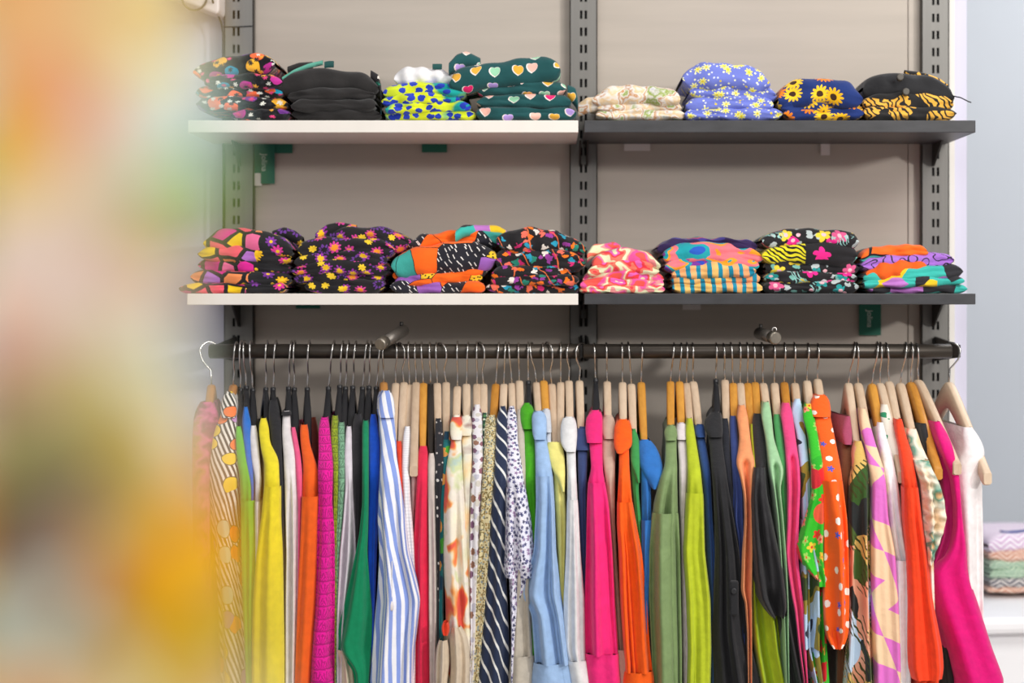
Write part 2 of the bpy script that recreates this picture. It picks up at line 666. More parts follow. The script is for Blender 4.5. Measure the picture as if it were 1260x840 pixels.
# folded garments
@fab('tropic_black')
def _(t):
    v = t.uv()
    b = blob(t, v, K, [(250, 98, 30), (30, 150, 180), (196, 50, 150), (240, 180, 50), (250, 110, 60), (120, 60, 150)], 30, .40, .014, 40, prob=.75)
    return sprinkle(t, t.warp(v, .01, 60), b, [(240, 170, 60), (230, 70, 130), (40, 40, 44), (230, 230, 220), (40, 40, 44)], 62, .34, 6, 1, .3)


@fab('leopard_lime')
def _(t):
    v = t.uv()
    b = t.ramp(t.noise(v, 12, 1), [(.40, (216, 224, 36)), (.55, (200, 220, 50)), (.62, (20, 160, 150)), (.8, (20, 150, 170))])
    return blob(t, v, b, [(40, 64, 190), (30, 56, 170)], 52, .36, .012, 70)


@fab('white_blue_edge')
def _(t):
    v = t.uv()
    return t.mix(t.both(t.stripe(t.warp(v, .01, 20), .02, .3, 1.3), t.more(t.noise(v, 9, 0), .55)), (232, 230, 232), (50, 60, 170))


@fab('heart_teal')
def _(t):
    v = t.warp(t.uv(), .004, 30)
    vo = t.voro(v, 25, .55)
    x, y = t.local(v, vo, 25)
    c, g, b = t.pick(vo['Color'], [(236, 30, 110), (240, 180, 165), (186, 156, 226), (150, 206, 170), (226, 170, 60), (240, 190, 175)])
    y2 = t.math('ADD', t.math('MULTIPLY', y, 1.0), 0.02)
    xo = t.math('ADD', x, .025)
    base = t.mix(t.heart(xo, y2, .24), (26, 78, 80), (236, 226, 220))
    return t.mix(t.heart(x, y, .21), base, c)


@fab('cream_botanical')
def _(t):
    v = t.warp(t.uv(), .03, 16)
    return t.ramp(t.noise(v, 24, 3), [(.28, (150, 168, 60)), (.36, (226, 222, 216)), (.45, (228, 196, 150)), (.5, (230, 226, 222)), (.545, (190, 132, 76)), (.57, (226, 220, 210)), (.62, (140, 160, 56)), (.68, (226, 222, 220)), (.74, (70, 130, 190))])


@fab('periwinkle_floral')
def _(t):
    v = t.uv()
    b = blob(t, v, (112, 124, 206), [(206, 212, 240), (240, 240, 200)], 78, .16, .002, prob=.8)
    return sprinkle(t, t.warp(v, .006, 50), b, [(244, 236, 110), (240, 238, 160), (112, 124, 206), (240, 232, 120)], 42, .34, 7, .9, .3, (226, 200, 50))


@fab('navy_sunflower')
def _(t):
    v = t.warp(t.uv(), .006, 40)
    vo = t.voro(v, 23, .8)
    x, y = t.local(v, vo, 23)
    c, g, b = t.pick(vo['Color'], [(246, 186, 20), (250, 200, 40), (240, 130, 20)])
    m, d = t.flower(x, y, 13, .44, g, .55)
    m = t.both(m, t.less(b, .78))
    out = t.mix(m, (28, 50, 112), c)
    return t.mix(t.both(m, t.less(d, .15)), out, (60, 36, 24))


@fab('black_gold')
def _(t):
    v = t.uv()
    st = t.stripe(t.warp(v, .05, 26), .011, .62, .5)
    on = t.more(t.noise(t.warp(v, .02, 14), 18, 1), .48)
    return t.mix(t.both(st, on), (38, 37, 38), (236, 178, 72))


@fab('ogee')
def _(t):
    v = t.uv()
    c, vo, g, b = cells(t, v, [(240, 200, 30), (240, 110, 160), (222, 40, 150), (176, 110, 196), (250, 150, 90), (240, 90, 110), (214, 30, 140)], (34, 33, 36), 26, .1, .008, .8)
    dk = sprinkle(t, t.warp(v, .008, 40), (36, 35, 38), [(244, 190, 30), (130, 60, 160), (36, 35, 38), (224, 60, 150)], 32, .4, 8, 1, .5, (250, 200, 40))
    gx = t.node('ShaderNodeTexCoord')
    sx = t.node('ShaderNodeSeparateXYZ')
    t.put(sx.inputs[0], gx.outputs['Object'])
    e = t.math('ADD', sx.outputs[0], t.math('MULTIPLY', t.noise(v, 20, 1), .03))
    return t.mix(t.more(e, .035), c, dk)


@fab('dark_bloom')
def _(t):
    v = t.uv()
    w = t.warp(v, .01, 50)
    b = sprinkle(t, w, (34, 31, 35), [(150, 50, 160), (210, 60, 150), (110, 60, 150), (34, 31, 35)], 36, .48, 9, 1, .5)
    return sprinkle(t, w, b, [(246, 196, 30), (240, 150, 40), (34, 31, 35), (246, 206, 50)], 36, .28, 7, 1, .6)


@fab('memphis')
def _(t):
    v = t.uv(1, .7)
    c, vo, g, b = cells(t, v, [(252, 104, 24), (240, 196, 44), (252, 104, 24), (36, 35, 44), (252, 110, 30), (160, 100, 190), (36, 35, 44), (60, 160, 150)], K, 18, .012, .015)
    u = t.uv()
    r = t.red(vo['Color'])
    black = t.math('MAXIMUM', t.both(t.more(r, .375), t.less(r, .5)), t.both(t.more(r, .75), t.less(r, .875)))
    vd = t.voro(t.warp(u, .01, 30), 75, .9)
    dx, dy = t.local(t.warp(u, .01, 30), vd, 75)
    dash = t.both(t.both(t.less(t.math('ABSOLUTE', t.math('ADD', dx, t.math('MULTIPLY', dy, .6))), .08), t.less(vd['Distance'], .34)), black)
    c = t.mix(dash, c, (236, 230, 226))
    specks = t.both(t.less(t.voro(u, 150, 1)['Distance'], .27), t.both(t.more(r, .125), t.less(r, .25)))
    return t.mix(specks, c, K)


@fab('black_confetti')
def _(t):
    v = t.warp(t.uv(), .012, 60)
    b = blob(t, v, (32, 30, 33), [(206, 40, 110), (40, 150, 180), (246, 120, 30), (150, 60, 150), (40, 130, 110), (236, 110, 90), (230, 220, 210)], 60, .36, .02, 90, prob=.85)
    return t.mix(t.stripe(t.warp(t.uv(), .05, 14), .05, .045, .4), b, (226, 110, 60))


@fab('pink_mint_swirl')
def _(t):
    v = t.warp(t.uv(), .03, 26)
    return t.ramp(t.noise(v, 25, 1), [(.2, (240, 90, 80)), (.36, (236, 90, 160)), (.42, (242, 150, 150)), (.47, (234, 232, 190)), (.54, (244, 120, 100)), (.59, (240, 60, 70)), (.64, (230, 100, 180)), (.7, (226, 226, 180))], True)


@fab('aqua_stripe')
def _(t):
    v = t.warp(t.uv(), .01, 12)
    c = t.ramp(t.noise(v, 8, 1), [(.35, (246, 204, 110)), (.55, (246, 180, 120)), (.7, (240, 150, 110))])
    return t.mix(t.stripe(v, .020, .42, .08), c, (24, 140, 170))


@fab('colour_wash')
def _(t):
    v = t.warp(t.uv(1, 1.5), .06, 12)
    return t.ramp(t.noise(v, 13, 1), [(.2, (40, 90, 190)), (.34, (30, 160, 170)), (.43, (240, 120, 130)), (.52, (250, 160, 40)), (.56, (30, 160, 170)), (.62, (120, 50, 150)), (.7, (40, 70, 180))], True)


@fab('dark_wash')
def _(t):
    v = t.warp(t.uv(1, 1.5), .06, 14)
    return t.ramp(t.noise(v, 14, 1), [(.3, (50, 34, 80)), (.5, (70, 60, 140)), (.56, (200, 70, 90)), (.62, (60, 130, 140)), (.7, (40, 30, 60))], True)


@fab('black_hibiscus')
def _(t):
    v = t.warp(t.uv(), .008, 50)
    b = blob(t, v, (34, 32, 35), [(120, 180, 170), (34, 32, 35), (180, 190, 190)], 44, .30, .02)
    b = sprinkle(t, v, b, [(236, 40, 140), (34, 32, 35), (220, 90, 140), (236, 206, 60), (40, 150, 150)], 28, .42, 5, 1, .5, (250, 190, 200))
    return t.mix(t.both(t.stripe(t.warp(v, .03, 40), .006, .35, .4), t.more(t.noise(v, 24, 1), .6)), b, (150, 200, 195))


@fab('tiger_yellow')
def _(t):
    v = t.uv()
    st = t.stripe(t.warp(v, .04, 24), .0095, .42, 1.0)
    c = t.mix(st, (232, 218, 40), K)
    gx = t.node('ShaderNodeTexCoord')
    sx = t.node('ShaderNodeSeparateXYZ')
    t.put(sx.inputs[0], gx.outputs['Object'])
    b = sprinkle(t, t.warp(v, .008, 50), (34, 32, 35), [(236, 40, 140), (34, 32, 35), (120, 190, 180)], 24, .42, 5, 1, .5)
    return t.mix(t.more(sx.outputs[0], -.01), c, b)


@fab('teal_patch')
def _(t):
    c, vo, g, b = cells(t, t.uv(1, .8), [(60, 182, 170), (240, 200, 40), (44, 43, 48), (60, 182, 170), (190, 120, 200), (44, 43, 48), (240, 200, 40)], K, 30, 0, .010)
    return c


@fab('purple_squiggle')
def _(t):
    v = t.uv()
    return t.mix(t.less(t.math('ABSOLUTE', t.math('SUBTRACT', t.noise(v, 60, 0), .5)), .045), (166, 110, 206), (44, 40, 56))


@fab('orange_patch')
def _(t):
    c, vo, g, b = cells(t, t.uv(.6, .9), [(252, 110, 30), (250, 108, 30), (40, 38, 42), (252, 110, 30), (70, 160, 150)], K, 16, .03, .01)
    return c


def chevron(name, a, b, per):
    @fab(name)
    def _(t):
        x, y = t.sep(t.uv())
        zig = t.math('PINGPONG', x, .022)
        f = t.math('FRACT', t.math('MULTIPLY', t.math('ADD', y, t.math('MULTIPLY', zig, .8)), 1 / per))
        return t.mix(t.less(f, .42), a, b)


chevron('sage_chevron', (196, 212, 188), (130, 168, 142), .010)
chevron('peach_chevron', (232, 204, 186), (196, 130, 106), .012)
chevron('navy_arch', (206, 200, 194), (66, 66, 84), .013)
chevron('lilac_sketch', (238, 232, 238), (206, 170, 204), .014)

# ------------------------------------------------------------------ the setting
WALL_Y = 3.85


def struct(name, mb, m, **kw):
    o = mb.build(name, m, **kw)
    o['kind'] = 'structure'
    return o


xe = px2w(1189.5, 0, WALL_Y)[0]
struct('wall_back', MB().box((-3.5, WALL_Y, 0), (xe, WALL_Y + .25, 3.2)), MW['wall'])
struct('wall_rear', MB().box((-0.5, 5.4, 0), (4.5, 5.5, 3.2)), MW['greywall'])
struct('floor', MB().box((-3.5, -2.5, -.05), (4.5, 5.5, 0)), MW['floor'])

# greige panels between the uprights
PY = 3.838


def wpx(px, d=PY): return px2w(px, 0, d)[0]
def zpx(py, d=PY): return px2w(0, py, d)[2]


for a, b, lab in ((296, 717, 'smooth greige wall panel behind the white shelves'), (719, 1117, 'smooth greige wall panel behind the dark shelves')):
    tag(MB().box((wpx(a), PY, .1), (wpx(b), WALL_Y, 2.6)).build('wall_panel', MW['panel']), lab, 'panel', 'greige panels between the uprights')
tag(MB().box((wpx(1117.6), PY - .003, .1), (wpx(1132), WALL_Y, 2.6)).build('wall_panel', MW['panel']), 'narrow greige edging board beside the rightmost slotted upright', 'panel', 'greige panels between the uprights')
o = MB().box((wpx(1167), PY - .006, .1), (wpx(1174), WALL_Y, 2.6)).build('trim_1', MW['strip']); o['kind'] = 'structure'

# slotted uprights
UY = 3.815


def upright(pl, pr, pslot, label):
    x0, x1 = px2w(pl, 0, UY)[0], px2w(pr, 0, UY)[0]
    cx = px2w(pslot, 0, UY)[0]
    root = empty('slotted_upright', ((x0 + x1) / 2, UY, .1))
    ox, oz = (x0 + x1) / 2, .1
    sw, sg, sh, pitch = .0052, .0095, .0175, .0352
    xs = [x0, cx - sg / 2 - sw / 2, cx - sg / 2 + sw / 2, cx + sg / 2 - sw / 2, cx + sg / 2 + sw / 2, x1]
    zc0 = px2w(0, 22 if pslot > 1000 else 18, UY)[2]
    zs, slots = [.1], []
    k = int((zc0 - .2) / pitch)
    z = zc0 - k * pitch
    while z < 2.45:
        zs += [z - sh / 2, z + sh / 2]
        z += pitch
    zs.append(2.6)
    V = [(x - ox, 0, zz - oz) for zz in zs for x in xs]
    V += [(x - ox, .004, zz - oz) for zz in zs for x in xs]
    nx, N0 = len(xs), len(zs) * len(xs)
    Fc = []
    for r in range(len(zs) - 1):
        for c in range(nx - 1):
            a = r * nx + c
            if r % 2 == 1 and c in (1, 3):     # a slot: only its thickness
                q = [a, a + 1, a + 1 + nx, a + nx]
                for i in range(4):
                    Fc.append((q[i], q[(i + 1) % 4], q[(i + 1) % 4] + N0, q[i] + N0))
            else:
                Fc.append((a, a + 1, a + 1 + nx, a + nx))
    me = D.meshes.new('front_face'); me.from_pydata(V, [], Fc); me.update()
    obj('front_face', me, MW['steel'], root)
    h = 2.5
    w = x1 - x0
    MB().box((-w / 2, 0, 0), (-w / 2 + .002, .023, h)).box((w / 2 - .002, 0, 0), (w / 2, .023, h)).build('side_flange', MW['steel_side'], root)  # flanges get a darker steel: the shade on the sides is in the colour
    MB().box((-w / 2 + .002, .012, 0), (w / 2 - .002, .0225, h)).build('slot_backing', MW['dark'], root)
    tag(root, label, 'upright', 'slotted uprights of the shelving')
    return root


upright(275.5, 312, 290.5, 'grey slotted steel upright at the left end, black cable beside it')
upright(701, 735, 718, 'grey slotted steel upright in the middle, between white and dark shelves')
upright(1134, 1168, 1151.3, 'grey slotted steel upright at the right end, beside the white strip')

# shelves with brackets
SF = 3.55


def shelf(x0p, x1p, ytop, ybot, m, label, br):
    x0, x1 = px2w(x0p, 0, SF)[0], px2w(x1p, 0, SF)[0]
    zt, zb = px2w(0, ytop, SF)[2], px2w(0, ybot, SF)[2]
    root = empty('wall_shelf', ((x0 + x1) / 2, (SF + UY) / 2, zb))
    ox, oy = root.location.x, root.location.y
    back = 3.838 - .014
    hx = (x1 - x0) / 2
    MB().box((-hx, SF - oy, 0), (hx, back - oy - .012, zt - zb)).build('board', m, root, bevel=.0012)
    for bx in br:
        X = px2w(bx, 0, UY)[0] - ox
        MB().prism_x([(UY - .095 - oy, 0), (UY - oy, 0), (UY - oy, -.046), (UY - .012 - oy, -.044)], X - .0018, X + .0018).build('bracket', MW['black_metal'], root)
    tag(root, label, 'shelf', 'wall shelves on the slotted uprights')
    return zt


ZU = shelf(231, 711.5, 148, 163, MW['white_shelf'], 'white upper shelf on the left, carrying four folded stacks', (295, 713.5))
shelf(719, 1200.5, 148, 163, MW['dark_shelf'], 'charcoal upper shelf on the right, carrying four folded stacks', (722, 1148))
ZL = shelf(230, 711.5, 361, 375, MW['white_shelf'], 'white lower shelf on the left, just above the clothes rail', (295, 713.5))
shelf(719, 1200.5, 361, 374.5, MW['dark_shelf'], 'charcoal lower shelf on the right, just above the clothes rail', (722, 1148))

# the clothes rail in two lengths, with bracket plates
RY, RR = 3.59, .0142
RZ = px2w(0, 432, RY)[2]


def rail(p0, p1, label, br):
    x0, x1 = px2w(p0, 0, RY)[0], px2w(p1, 0, RY)[0]
    root = empty('clothes_rail', ((x0 + x1) / 2, RY, RZ))
    ox = root.location.x
    hx = (x1 - x0) / 2
    MB().tube([(-hx, 0, 0), (-hx + .002, 0, 0), (hx - .002, 0, 0), (hx, 0, 0)], [RR * .86, RR, RR, RR * .86], 24).build('tube', MW['rail'], root, smooth=True)
    for bp in br:
        X = px2w(bp, 0, UY)[0] - ox
        dy = UY - RY
        MB().prism_x([(0, .012), (dy, .024), (dy, -.026), (0, -.012)], X - .0022, X + .0022).build('rail_bracket', MW['black_metal'], root)
    tag(root, label, 'rail', 'clothes rails under the shelves')


rail(257.5, 712.8, 'dark bronze clothes rail under the white shelves', (290, 713))
rail(717.2, 1170.5, 'dark bronze clothes rail under the charcoal shelves', (722, 1151))


# short display arms above the rail
def display_arm(back, front, label):
    b = np.array(px2w(back[0], back[1], 3.605)); f = np.array(px2w(front[0], front[1], 3.53))
    root = empty('display_peg', tuple(b))
    d = f - b
    MB().tube([(0, 0, 0), d * .84], .0116, 20).build('tube', MW['armtube'], root, smooth=True)
    MB().tube([d * .78, d * .97, d], [.0124, .0124, .0105], 20).build('end_cap', MW['endcap'], root, smooth=True)
    MB().tube([d * .1 + (0, 0, .009), d * .1 + (0, 0, .019)], .0035, 10).build('pin', MW['black_metal'], root, smooth=True)
    if front[0] > 700:
        loop = [d * .9 + np.array((.004 * math.cos(a), 0, .0155 + .004 * math.sin(a))) for a in np.linspace(-.6, PI + .6, 12)]
        MB().tube(loop, .0016, 6).build('wire_loop', MW['chrome'], root, smooth=True)
    tag(root, label, 'display peg', 'short display arms over the rail')


display_arm((497, 406), (467, 424), 'short grey tube arm with end cap above the left rail')
display_arm((934, 410), (955, 416), 'short grey tube arm with wire loop above the right rail')

# fixture at the top left with its cable
fx0, _, fz0 = px2w(272, 20, 3.80)
root = empty('wall_fixture', (fx0 - .1, WALL_Y, fz0))
V = MB()
sec = [(-.22, .12), (.10, -.004), (.105, .004), (.105, .16), (-.22, .28)]
n = len(sec)
V.poly([(x, -.10, z) for x, z in sec] + [(x, 0, z) for x, z in sec], [tuple(range(n)), tuple(range(2 * n - 1, n - 1, -1))] + [(i, n + i, n + (i + 1) % n, (i + 1) % n) for i in range(n)])
V.build('housing', MW['white_plastic'], root, bevel=.008)
loop = [(.055 + .022 * math.cos(a) * 1.2, -.104, .034 + .03 * math.sin(a)) for a in np.linspace(PI * .55, PI * 1.9, 14)]
MB().tube(loop, .0022, 6).build('wire_loop', MW['cable'], root, smooth=True)
tag(root, 'white plastic wall fixture cut off at the top left corner', 'fixture')
pts = [px2w(*p) for p in [(258, -30, 3.72), (261, 0, 3.74), (266, 14, 3.78), (272, 28, 3.803), (274.2, 40, 3.806), (274.2, 90, 3.806), (274.4, 190, 3.806), (274.6, 360, 3.806)]]
tag(MB().tube(pts, .0020, 8).build('cable', MW['cable'], smooth=True), 'thin black cable hanging from fixture along left edge of left upright', 'cable')
pts = [px2w(274.5, 33, UY - .001), px2w(290, 33, UY - .0016), px2w(311.5, 32, UY - .0014)]
tag(MB().tube(pts, .0012, 6).build('cable_tie', MW['cable'], smooth=True), 'thin black tie strapped across the left upright near its top', 'cable tie')


# swing tags hanging behind the shelves
def text_mesh(txt, size):
    cu = D.curves.new('text', 'FONT')
    cu.body = txt; cu.size = size; cu.extrude = .0002; cu.align_x = 'CENTER'; cu.align_y = 'CENTER'
    to = D.objects.new('text', cu); COL.objects.link(to)
    bpy.context.view_layer.update()
    me = D.meshes.new_from_object(to.evaluated_get(bpy.context.evaluated_depsgraph_get()))
    D.objects.remove(to); D.curves.remove(cu)
    me.name = 'lettering'
    return me


def swing_tag(x0, x1, y0, y1, d, label, text=None, tx=None, ty=None, m='tag_green', size=.017):
    a, b = px2w(x0, y0, d), px2w(x1, y1, d)
    root = empty('swing_tag', ((a[0] + b[0]) / 2, d, a[2]))
    hx, h = (b[0] - a[0]) / 2, a[2] - b[2]
    MB().box((-hx, -.0006, -h), (hx, .0006, .012)).build('card', MW[m], root)
    MB().tube([(0, 0, .011), (0, 0, .03)], .0006, 5).build('string', MW['tag_white'], root)
    if text:
        me = text_mesh(text, size)
        p = px2w(tx, ty, d)
        o = obj('lettering', me, MW['tag_text'], root)
        o.location = (p[0] - root.location.x, -.001, p[2] - root.location.z)
        o.rotation_euler = (PI / 2, PI / 2, 0)
        o['label'] = 'pale lettering reading Jolina'
    tag(root, label, 'tag', 'tags showing below the shelves')
    return root


TY = 3.829
swing_tag(321, 338, 170, 226, TY - .003, 'green card tag reading Jolina, right one of the pair below the white upper shelf', 'Jolina', 325, 200)
st = swing_tag(298, 322, 170, 227, TY, 'green card tag reading Jolina with white sticker, left one of the pair', 'Jolina', 309, 194)
a, b = px2w(293, 213, TY - .002), px2w(322, 228.5, TY - .002)
MB().box((a[0] - st.location.x, -.002, b[2] - st.location.z), (b[0] - st.location.x, -.0008, a[2] - st.location.z)).build('sticker', MW['tag_white'], st)
swing_tag(338, 360, 170, 188.5, TY + .002, 'short green card tag just right of the lettered pair')
swing_tag(519, 550, 170, 187.5, TY, 'green card tag alone below the middle of the white upper shelf')
swing_tag(364, 394, 366, 379.5, TY, 'sliver of green card tag below the white lower shelf')
swing_tag(1057, 1084, 366, 412.5, TY, 'green card tag reading Jolina below the charcoal lower shelf', 'Jolina', 1070, 392, size=.0165)
for x0, x1, y1, lab in ((768, 800, 185.5, 'small pale tag below the charcoal upper shelf near its left end'), (1010, 1021, 191, 'small pale tag below the charcoal upper shelf right of its middle'),
                        (840, 862, 381, 'small pale tag below the charcoal lower shelf')):
    swing_tag(x0, x1, 170 if y1 < 300 else 366, y1, TY, lab, m='tag_white')
# ------------------------------------------------------------------ hangers
NECK_Z = px2w(0, 470, RY)[2]
DROP, REACH = .156, .215


def arm_z(t): return -DROP * ((t * t + .006) ** .5 - .006 ** .5) / (1.006 ** .5 - .006 ** .5)


def arms_mesh(kind, bare=False):
    """two sloping arms in the y-z plane, neck at the origin"""
    plastic = kind == 'black'
    ts = np.concatenate([np.linspace(-1, 1, 49)])
    rings = []
    for t in ts:
        a = abs(t)
        y = t * REACH
        zt = arm_z(a)
        if a < .08: zt -= .004 * (1 - a / .08) * 0
        hh = .050 - .018 * min(1, a / .6)
        th = (.0074 if bare else .0074 - .0028 * a * a) if not plastic else .0036 + .0034 * min(1, a / .3)
        if plastic: hh = .03
        if a > .93: hh *= (1 - .35 * ((a - .93) / .07) ** 2)
        zb = zt - hh
        b = th * .35
        rings.append([(-th + b, y, zt), (th - b, y, zt), (th, y, zt - b), (th, y, zb + b), (th - b, y, zb), (-th + b, y, zb), (-th, y, zb + b), (-th, y, zt - b)])
    R = len(rings)
    V = np.array(rings).reshape(-1, 3)
    Q = [tuple(q) for q in grid_quads(R, 8)[:, ::-1]]
    me = D.meshes.new('arms')
    me.from_pydata([tuple(v) for v in V], [], Q + [tuple(range(8)), tuple(range(R * 8 - 1, R * 8 - 9, -1))])
    me.update()
    for p in me.polygons: p.use_smooth = len(p.vertices) == 4
    if kind == 'black':
        pass
    return me


def hook_mesh():
    c = RZ - NECK_Z
    r = RR + .0022
    pts = [(0, 0, -.012), (0, 0, .016), (0, 0, c - .034), (0, -.006, c - .028), (0, -.0165, c - .016)]
    for a in np.linspace(PI + .25, -.35, 14):
        rr = r + .004 * max(0, math.sin((a - PI / 2) * .9) * (1 if a > PI / 2 else 0))
        pts.append((0, rr * math.cos(a), c + r * math.sin(a)))
    m = MB().tube(pts, .0017, 7)
    return m.mesh('hook', smooth=True)


ARMS = {k: arms_mesh('black' if k == 'black' else 'wood') for k in HM}
BARE = {k: arms_mesh('wood', True) for k in ('pale', 'amber')}
for k in HM: ARMS[k].materials.append(HM[k])
for k in BARE: BARE[k].materials.append(HM[k])
HOOK = hook_mesh(); HOOK.materials.append(MW['chrome'])
neck_collar = MB().tube([(0, 0, -.006), (0, 0, .004)], .0052, 8).mesh('neck_socket', True); neck_collar.materials.append(HM['black'])
WORDS = dict(pale='pale wooden', amber='amber wooden', tan='tan wooden', black='black plastic', dark='dark brown wooden')


def hanger(hook_px, neck, tip, kind, label, twist=0):
    nx, ny = neck
    p = px2w(nx, ny, RY)
    root = empty('clothes_hanger', p)
    dt = RY - REACH
    tx = (tip[0] - VX) * dt / F
    yaw = math.atan2(tx - p[0], REACH)
    a = obj('arms', (BARE if len(tip) > 1 else ARMS)[kind], None, root); a.rotation_euler = (0, 0, yaw)
    if len(tip) == 1: a.scale = (1, .93, 1)
    if len(tip) > 1:     # tip height seen in the picture
        zt = CAMZ - (tip[1] - VY) * dt / F
        a.scale = (1, 1, (p[2] - zt) / (DROP + .021))
    h = obj('hook', HOOK, None, root)
    hx = (hook_px - VX) * RY / F
    lean = math.atan2(hx - p[0], RZ + RR - p[2])
    h.rotation_euler = (0, lean, math.radians(twist))
    L = math.hypot(hx - p[0], RZ - p[2])
    h.scale = (1, 1, L / (RZ - NECK_Z))
    if kind == 'black': obj('neck_socket', neck_collar, None, root)
    tag(root, label, 'hanger', 'clothes hangers on the rail')
    return root


# ------------------------------------------------------------------ hung garments
_t = np.linspace(0, 1, 60)
_z = CAMZ - (NECK_Z + arm_z(_t))
_d = RY - REACH * _t
_py = VY + _z / _d * F


def depth_of(py, stop=None):  # the cloth follows the upper edge of the hanger arm
    t = np.interp(py, _py, _t)
    if stop is not None: t = np.minimum(t, np.interp(stop, _py, _t))
    return RY - REACH * t


def sstep(x): x = np.clip(x, 0, 1); return x * x * (3 - 2 * x)


NS = np.array([0, .12, .3, .55, .8, 1.0])


def drape(name, parent, m, rows, neckx, fwd=0.0, stop=None, deep=None, wr=.0105, folds=(.35, 1.6), fold_from=560, seed=0, hem=None,
          grow=0.0, groove=None, smooth=True, nn=19, step=4.0, sway=.0, gather=None):
    """one cloth tube hanging over a hanger arm: rows are (height, left, right) of its near side in the frame"""
    rng = np.random.RandomState(seed)
    r = np.array(sorted(rows), float)
    if name in ('body',) and r[0, 0] < 575:      # a softly rounded neckline
        c_, h_ = (r[0, 1] + r[0, 2]) / 2, (r[0, 2] - r[0, 1]) / 2
        r = np.concatenate([[[r[0, 0] - 2.5, c_ - h_ * .72, c_ + h_ * .72]], r])
    y0, y1 = r[0, 0], r[-1, 0]
    n = max(4, int((y1 - y0) / step) + 1)
    py = np.linspace(y0, y1, n)
    xl = np.interp(py, r[:, 0], r[:, 1]); xr = np.interp(py, r[:, 0], r[:, 2])
    if smooth and n > 8:
        k = np.array([1, 2, 3, 2, 1.]) / 9
        def sm(a):
            p = np.concatenate([[2 * a[0] - a[2], 2 * a[0] - a[1]], a, [2 * a[-1] - a[-2], 2 * a[-1] - a[-3]]])
            return np.convolve(p, k, 'valid')
        xl, xr = sm(xl), sm(xr)
    if hem and hem > y1:
        e = np.linspace(y1, hem, max(3, int((hem - y1) / 16)))[1:]
        py = np.concatenate([py, e]); xl = np.concatenate([xl, np.full(len(e), xl[-1])]); xr = np.concatenate([xr, np.full(len(e), xr[-1])])
    n = len(py)
    d = depth_of(py, stop)
    if n > 12:
        k = np.ones(7) / 7
        d = np.convolve(np.pad(d, 3, mode='reflect', reflect_type='odd'), k, 'valid')
    d0 = d.copy()
    d = d - fwd - .007
    w = np.maximum((xr - xl) / 2 + grow, .6) * d / F
    xc = ((xl + xr) / 2 - VX) * d / F
    z = CAMZ - (py - VY) * d / F
    rear = np.minimum(RY + (RY - d0), 3.79) if deep is None else d + deep
    L = np.maximum(rear - d, .02)
    nr = np.minimum(np.clip(w * .95, .010, .045), L * .45)
    th = np.linspace(-PI / 2, PI / 2, nn)
    u = np.sin(th)
    env = sstep((py - fold_from) / 120)
    disp = np.zeros((n, nn))
    v = (py - 560) / 300
    for i in range(2):
        kx = folds[1] * (1 + i * .8)
        disp += rng.uniform(.5, 1) / (1 + i * .9) * np.sin(kx * PI * u[None, :] + rng.uniform(0, 6.28) + rng.uniform(-1.6, 1.6) * v[:, None] + .4 * np.sin(rng.uniform(2, 5) * v[:, None] + rng.uniform(0, 6)))
    A = np.minimum(w * folds[0] * 1.25, .02) * env
    disp *= A[:, None]
    # fine creases across the cloth near the shoulder
    disp += (np.minimum(w, .02) * .06)[:, None] * np.sin(py[:, None] * rng.uniform(.10, .2) + u[None, :] * rng.uniform(1, 4) + rng.uniform(0, 6)) * (1 - .6 * env)[:, None]
    if groove:
        g = sstep((py - groove[0]) / groove[2]) * groove[1]
        disp += g[:, None] * np.exp(-(u[None, :] / .38) ** 2)
    if gather:      # cross-wise gathers of a ruffle
        disp += gather[0] * np.sin(py[:, None] * gather[1] + u[None, :] * 2.6 + .8 * np.sin(u[None, :] * 4)) + gather[0] * .6 * np.sin(py[:, None] * gather[1] * 1.7 - u[None, :] * 1.4)
    edge = np.clip(1 - u ** 6, 0, 1)
    disp *= edge[None, :]
    X = xc[:, None] + w[:, None] * u[None, :]
    Y = d[:, None] + nr[:, None] * (1 - np.cos(th))[None, :] + disp
    # sides running back to the far shoulder
    s = nr[:, None] + (L - nr)[:, None] * NS[1:][None, :]
    if deep is None:
        wb = np.minimum(w * .92, wr)
        f = sstep((s - nr[:, None]) / .10)
        hw = w[:, None] * (1 - f) + wb[:, None] * f
        hw[:, -1] *= .35
        cx = xc[:, None] + (neckx - xc)[:, None] * np.clip(s / np.maximum(RY - d, .01)[:, None], 0, 1)
    else:
        f = NS[1:][None, :]
        hw = w[:, None] * np.sqrt(np.clip(1 - .96 * f ** 2.5, 0, 1))
        cx = xc[:, None] + 0 * s
    XR, XL = cx + hw, cx - hw
    YS = d[:, None] + s
    Xa = np.concatenate([X, XR, XL[:, ::-1]], 1)
    Ya = np.concatenate([Y, YS, YS[:, ::-1]], 1)
    if sway: Xa = Xa + (np.sin(v * 5 + rng.uniform(0, 6)) * sway * env)[:, None]
    Za = np.repeat(z[:, None], Xa.shape[1], 1)
    C = Xa.shape[1]
    P = np.stack([Xa, Ya, Za], -1)
    # uv in metres
    seg = np.linalg.norm(np.diff(P, axis=1), axis=2)
    cu = np.concatenate([np.zeros((n, 1)), np.cumsum(seg, 1)], 1)
    cu -= cu[:, nn // 2][:, None]
    wrapc = nn + len(NS) - 1
    cu[:, wrapc:] -= (cu[:, -1] + np.linalg.norm(P[:, -1] - P[:, 0], axis=1))[:, None] - 0 + 0 * cu[:, wrapc:] - 0
    c0 = P[:, nn // 2]
    vv = np.concatenate([[0], np.cumsum(np.linalg.norm(np.diff(c0, axis=0), axis=1))])
    vv = -vv - z[0] * 0
    UV = np.stack([cu, np.repeat(vv[:, None], C, 1)], -1).reshape(-1, 2)
    base = np.array(parent.location) if parent is not None else np.zeros(3)
    me = fast_mesh(name, P.reshape(-1, 3) - base, grid_quads(n, C), UV)
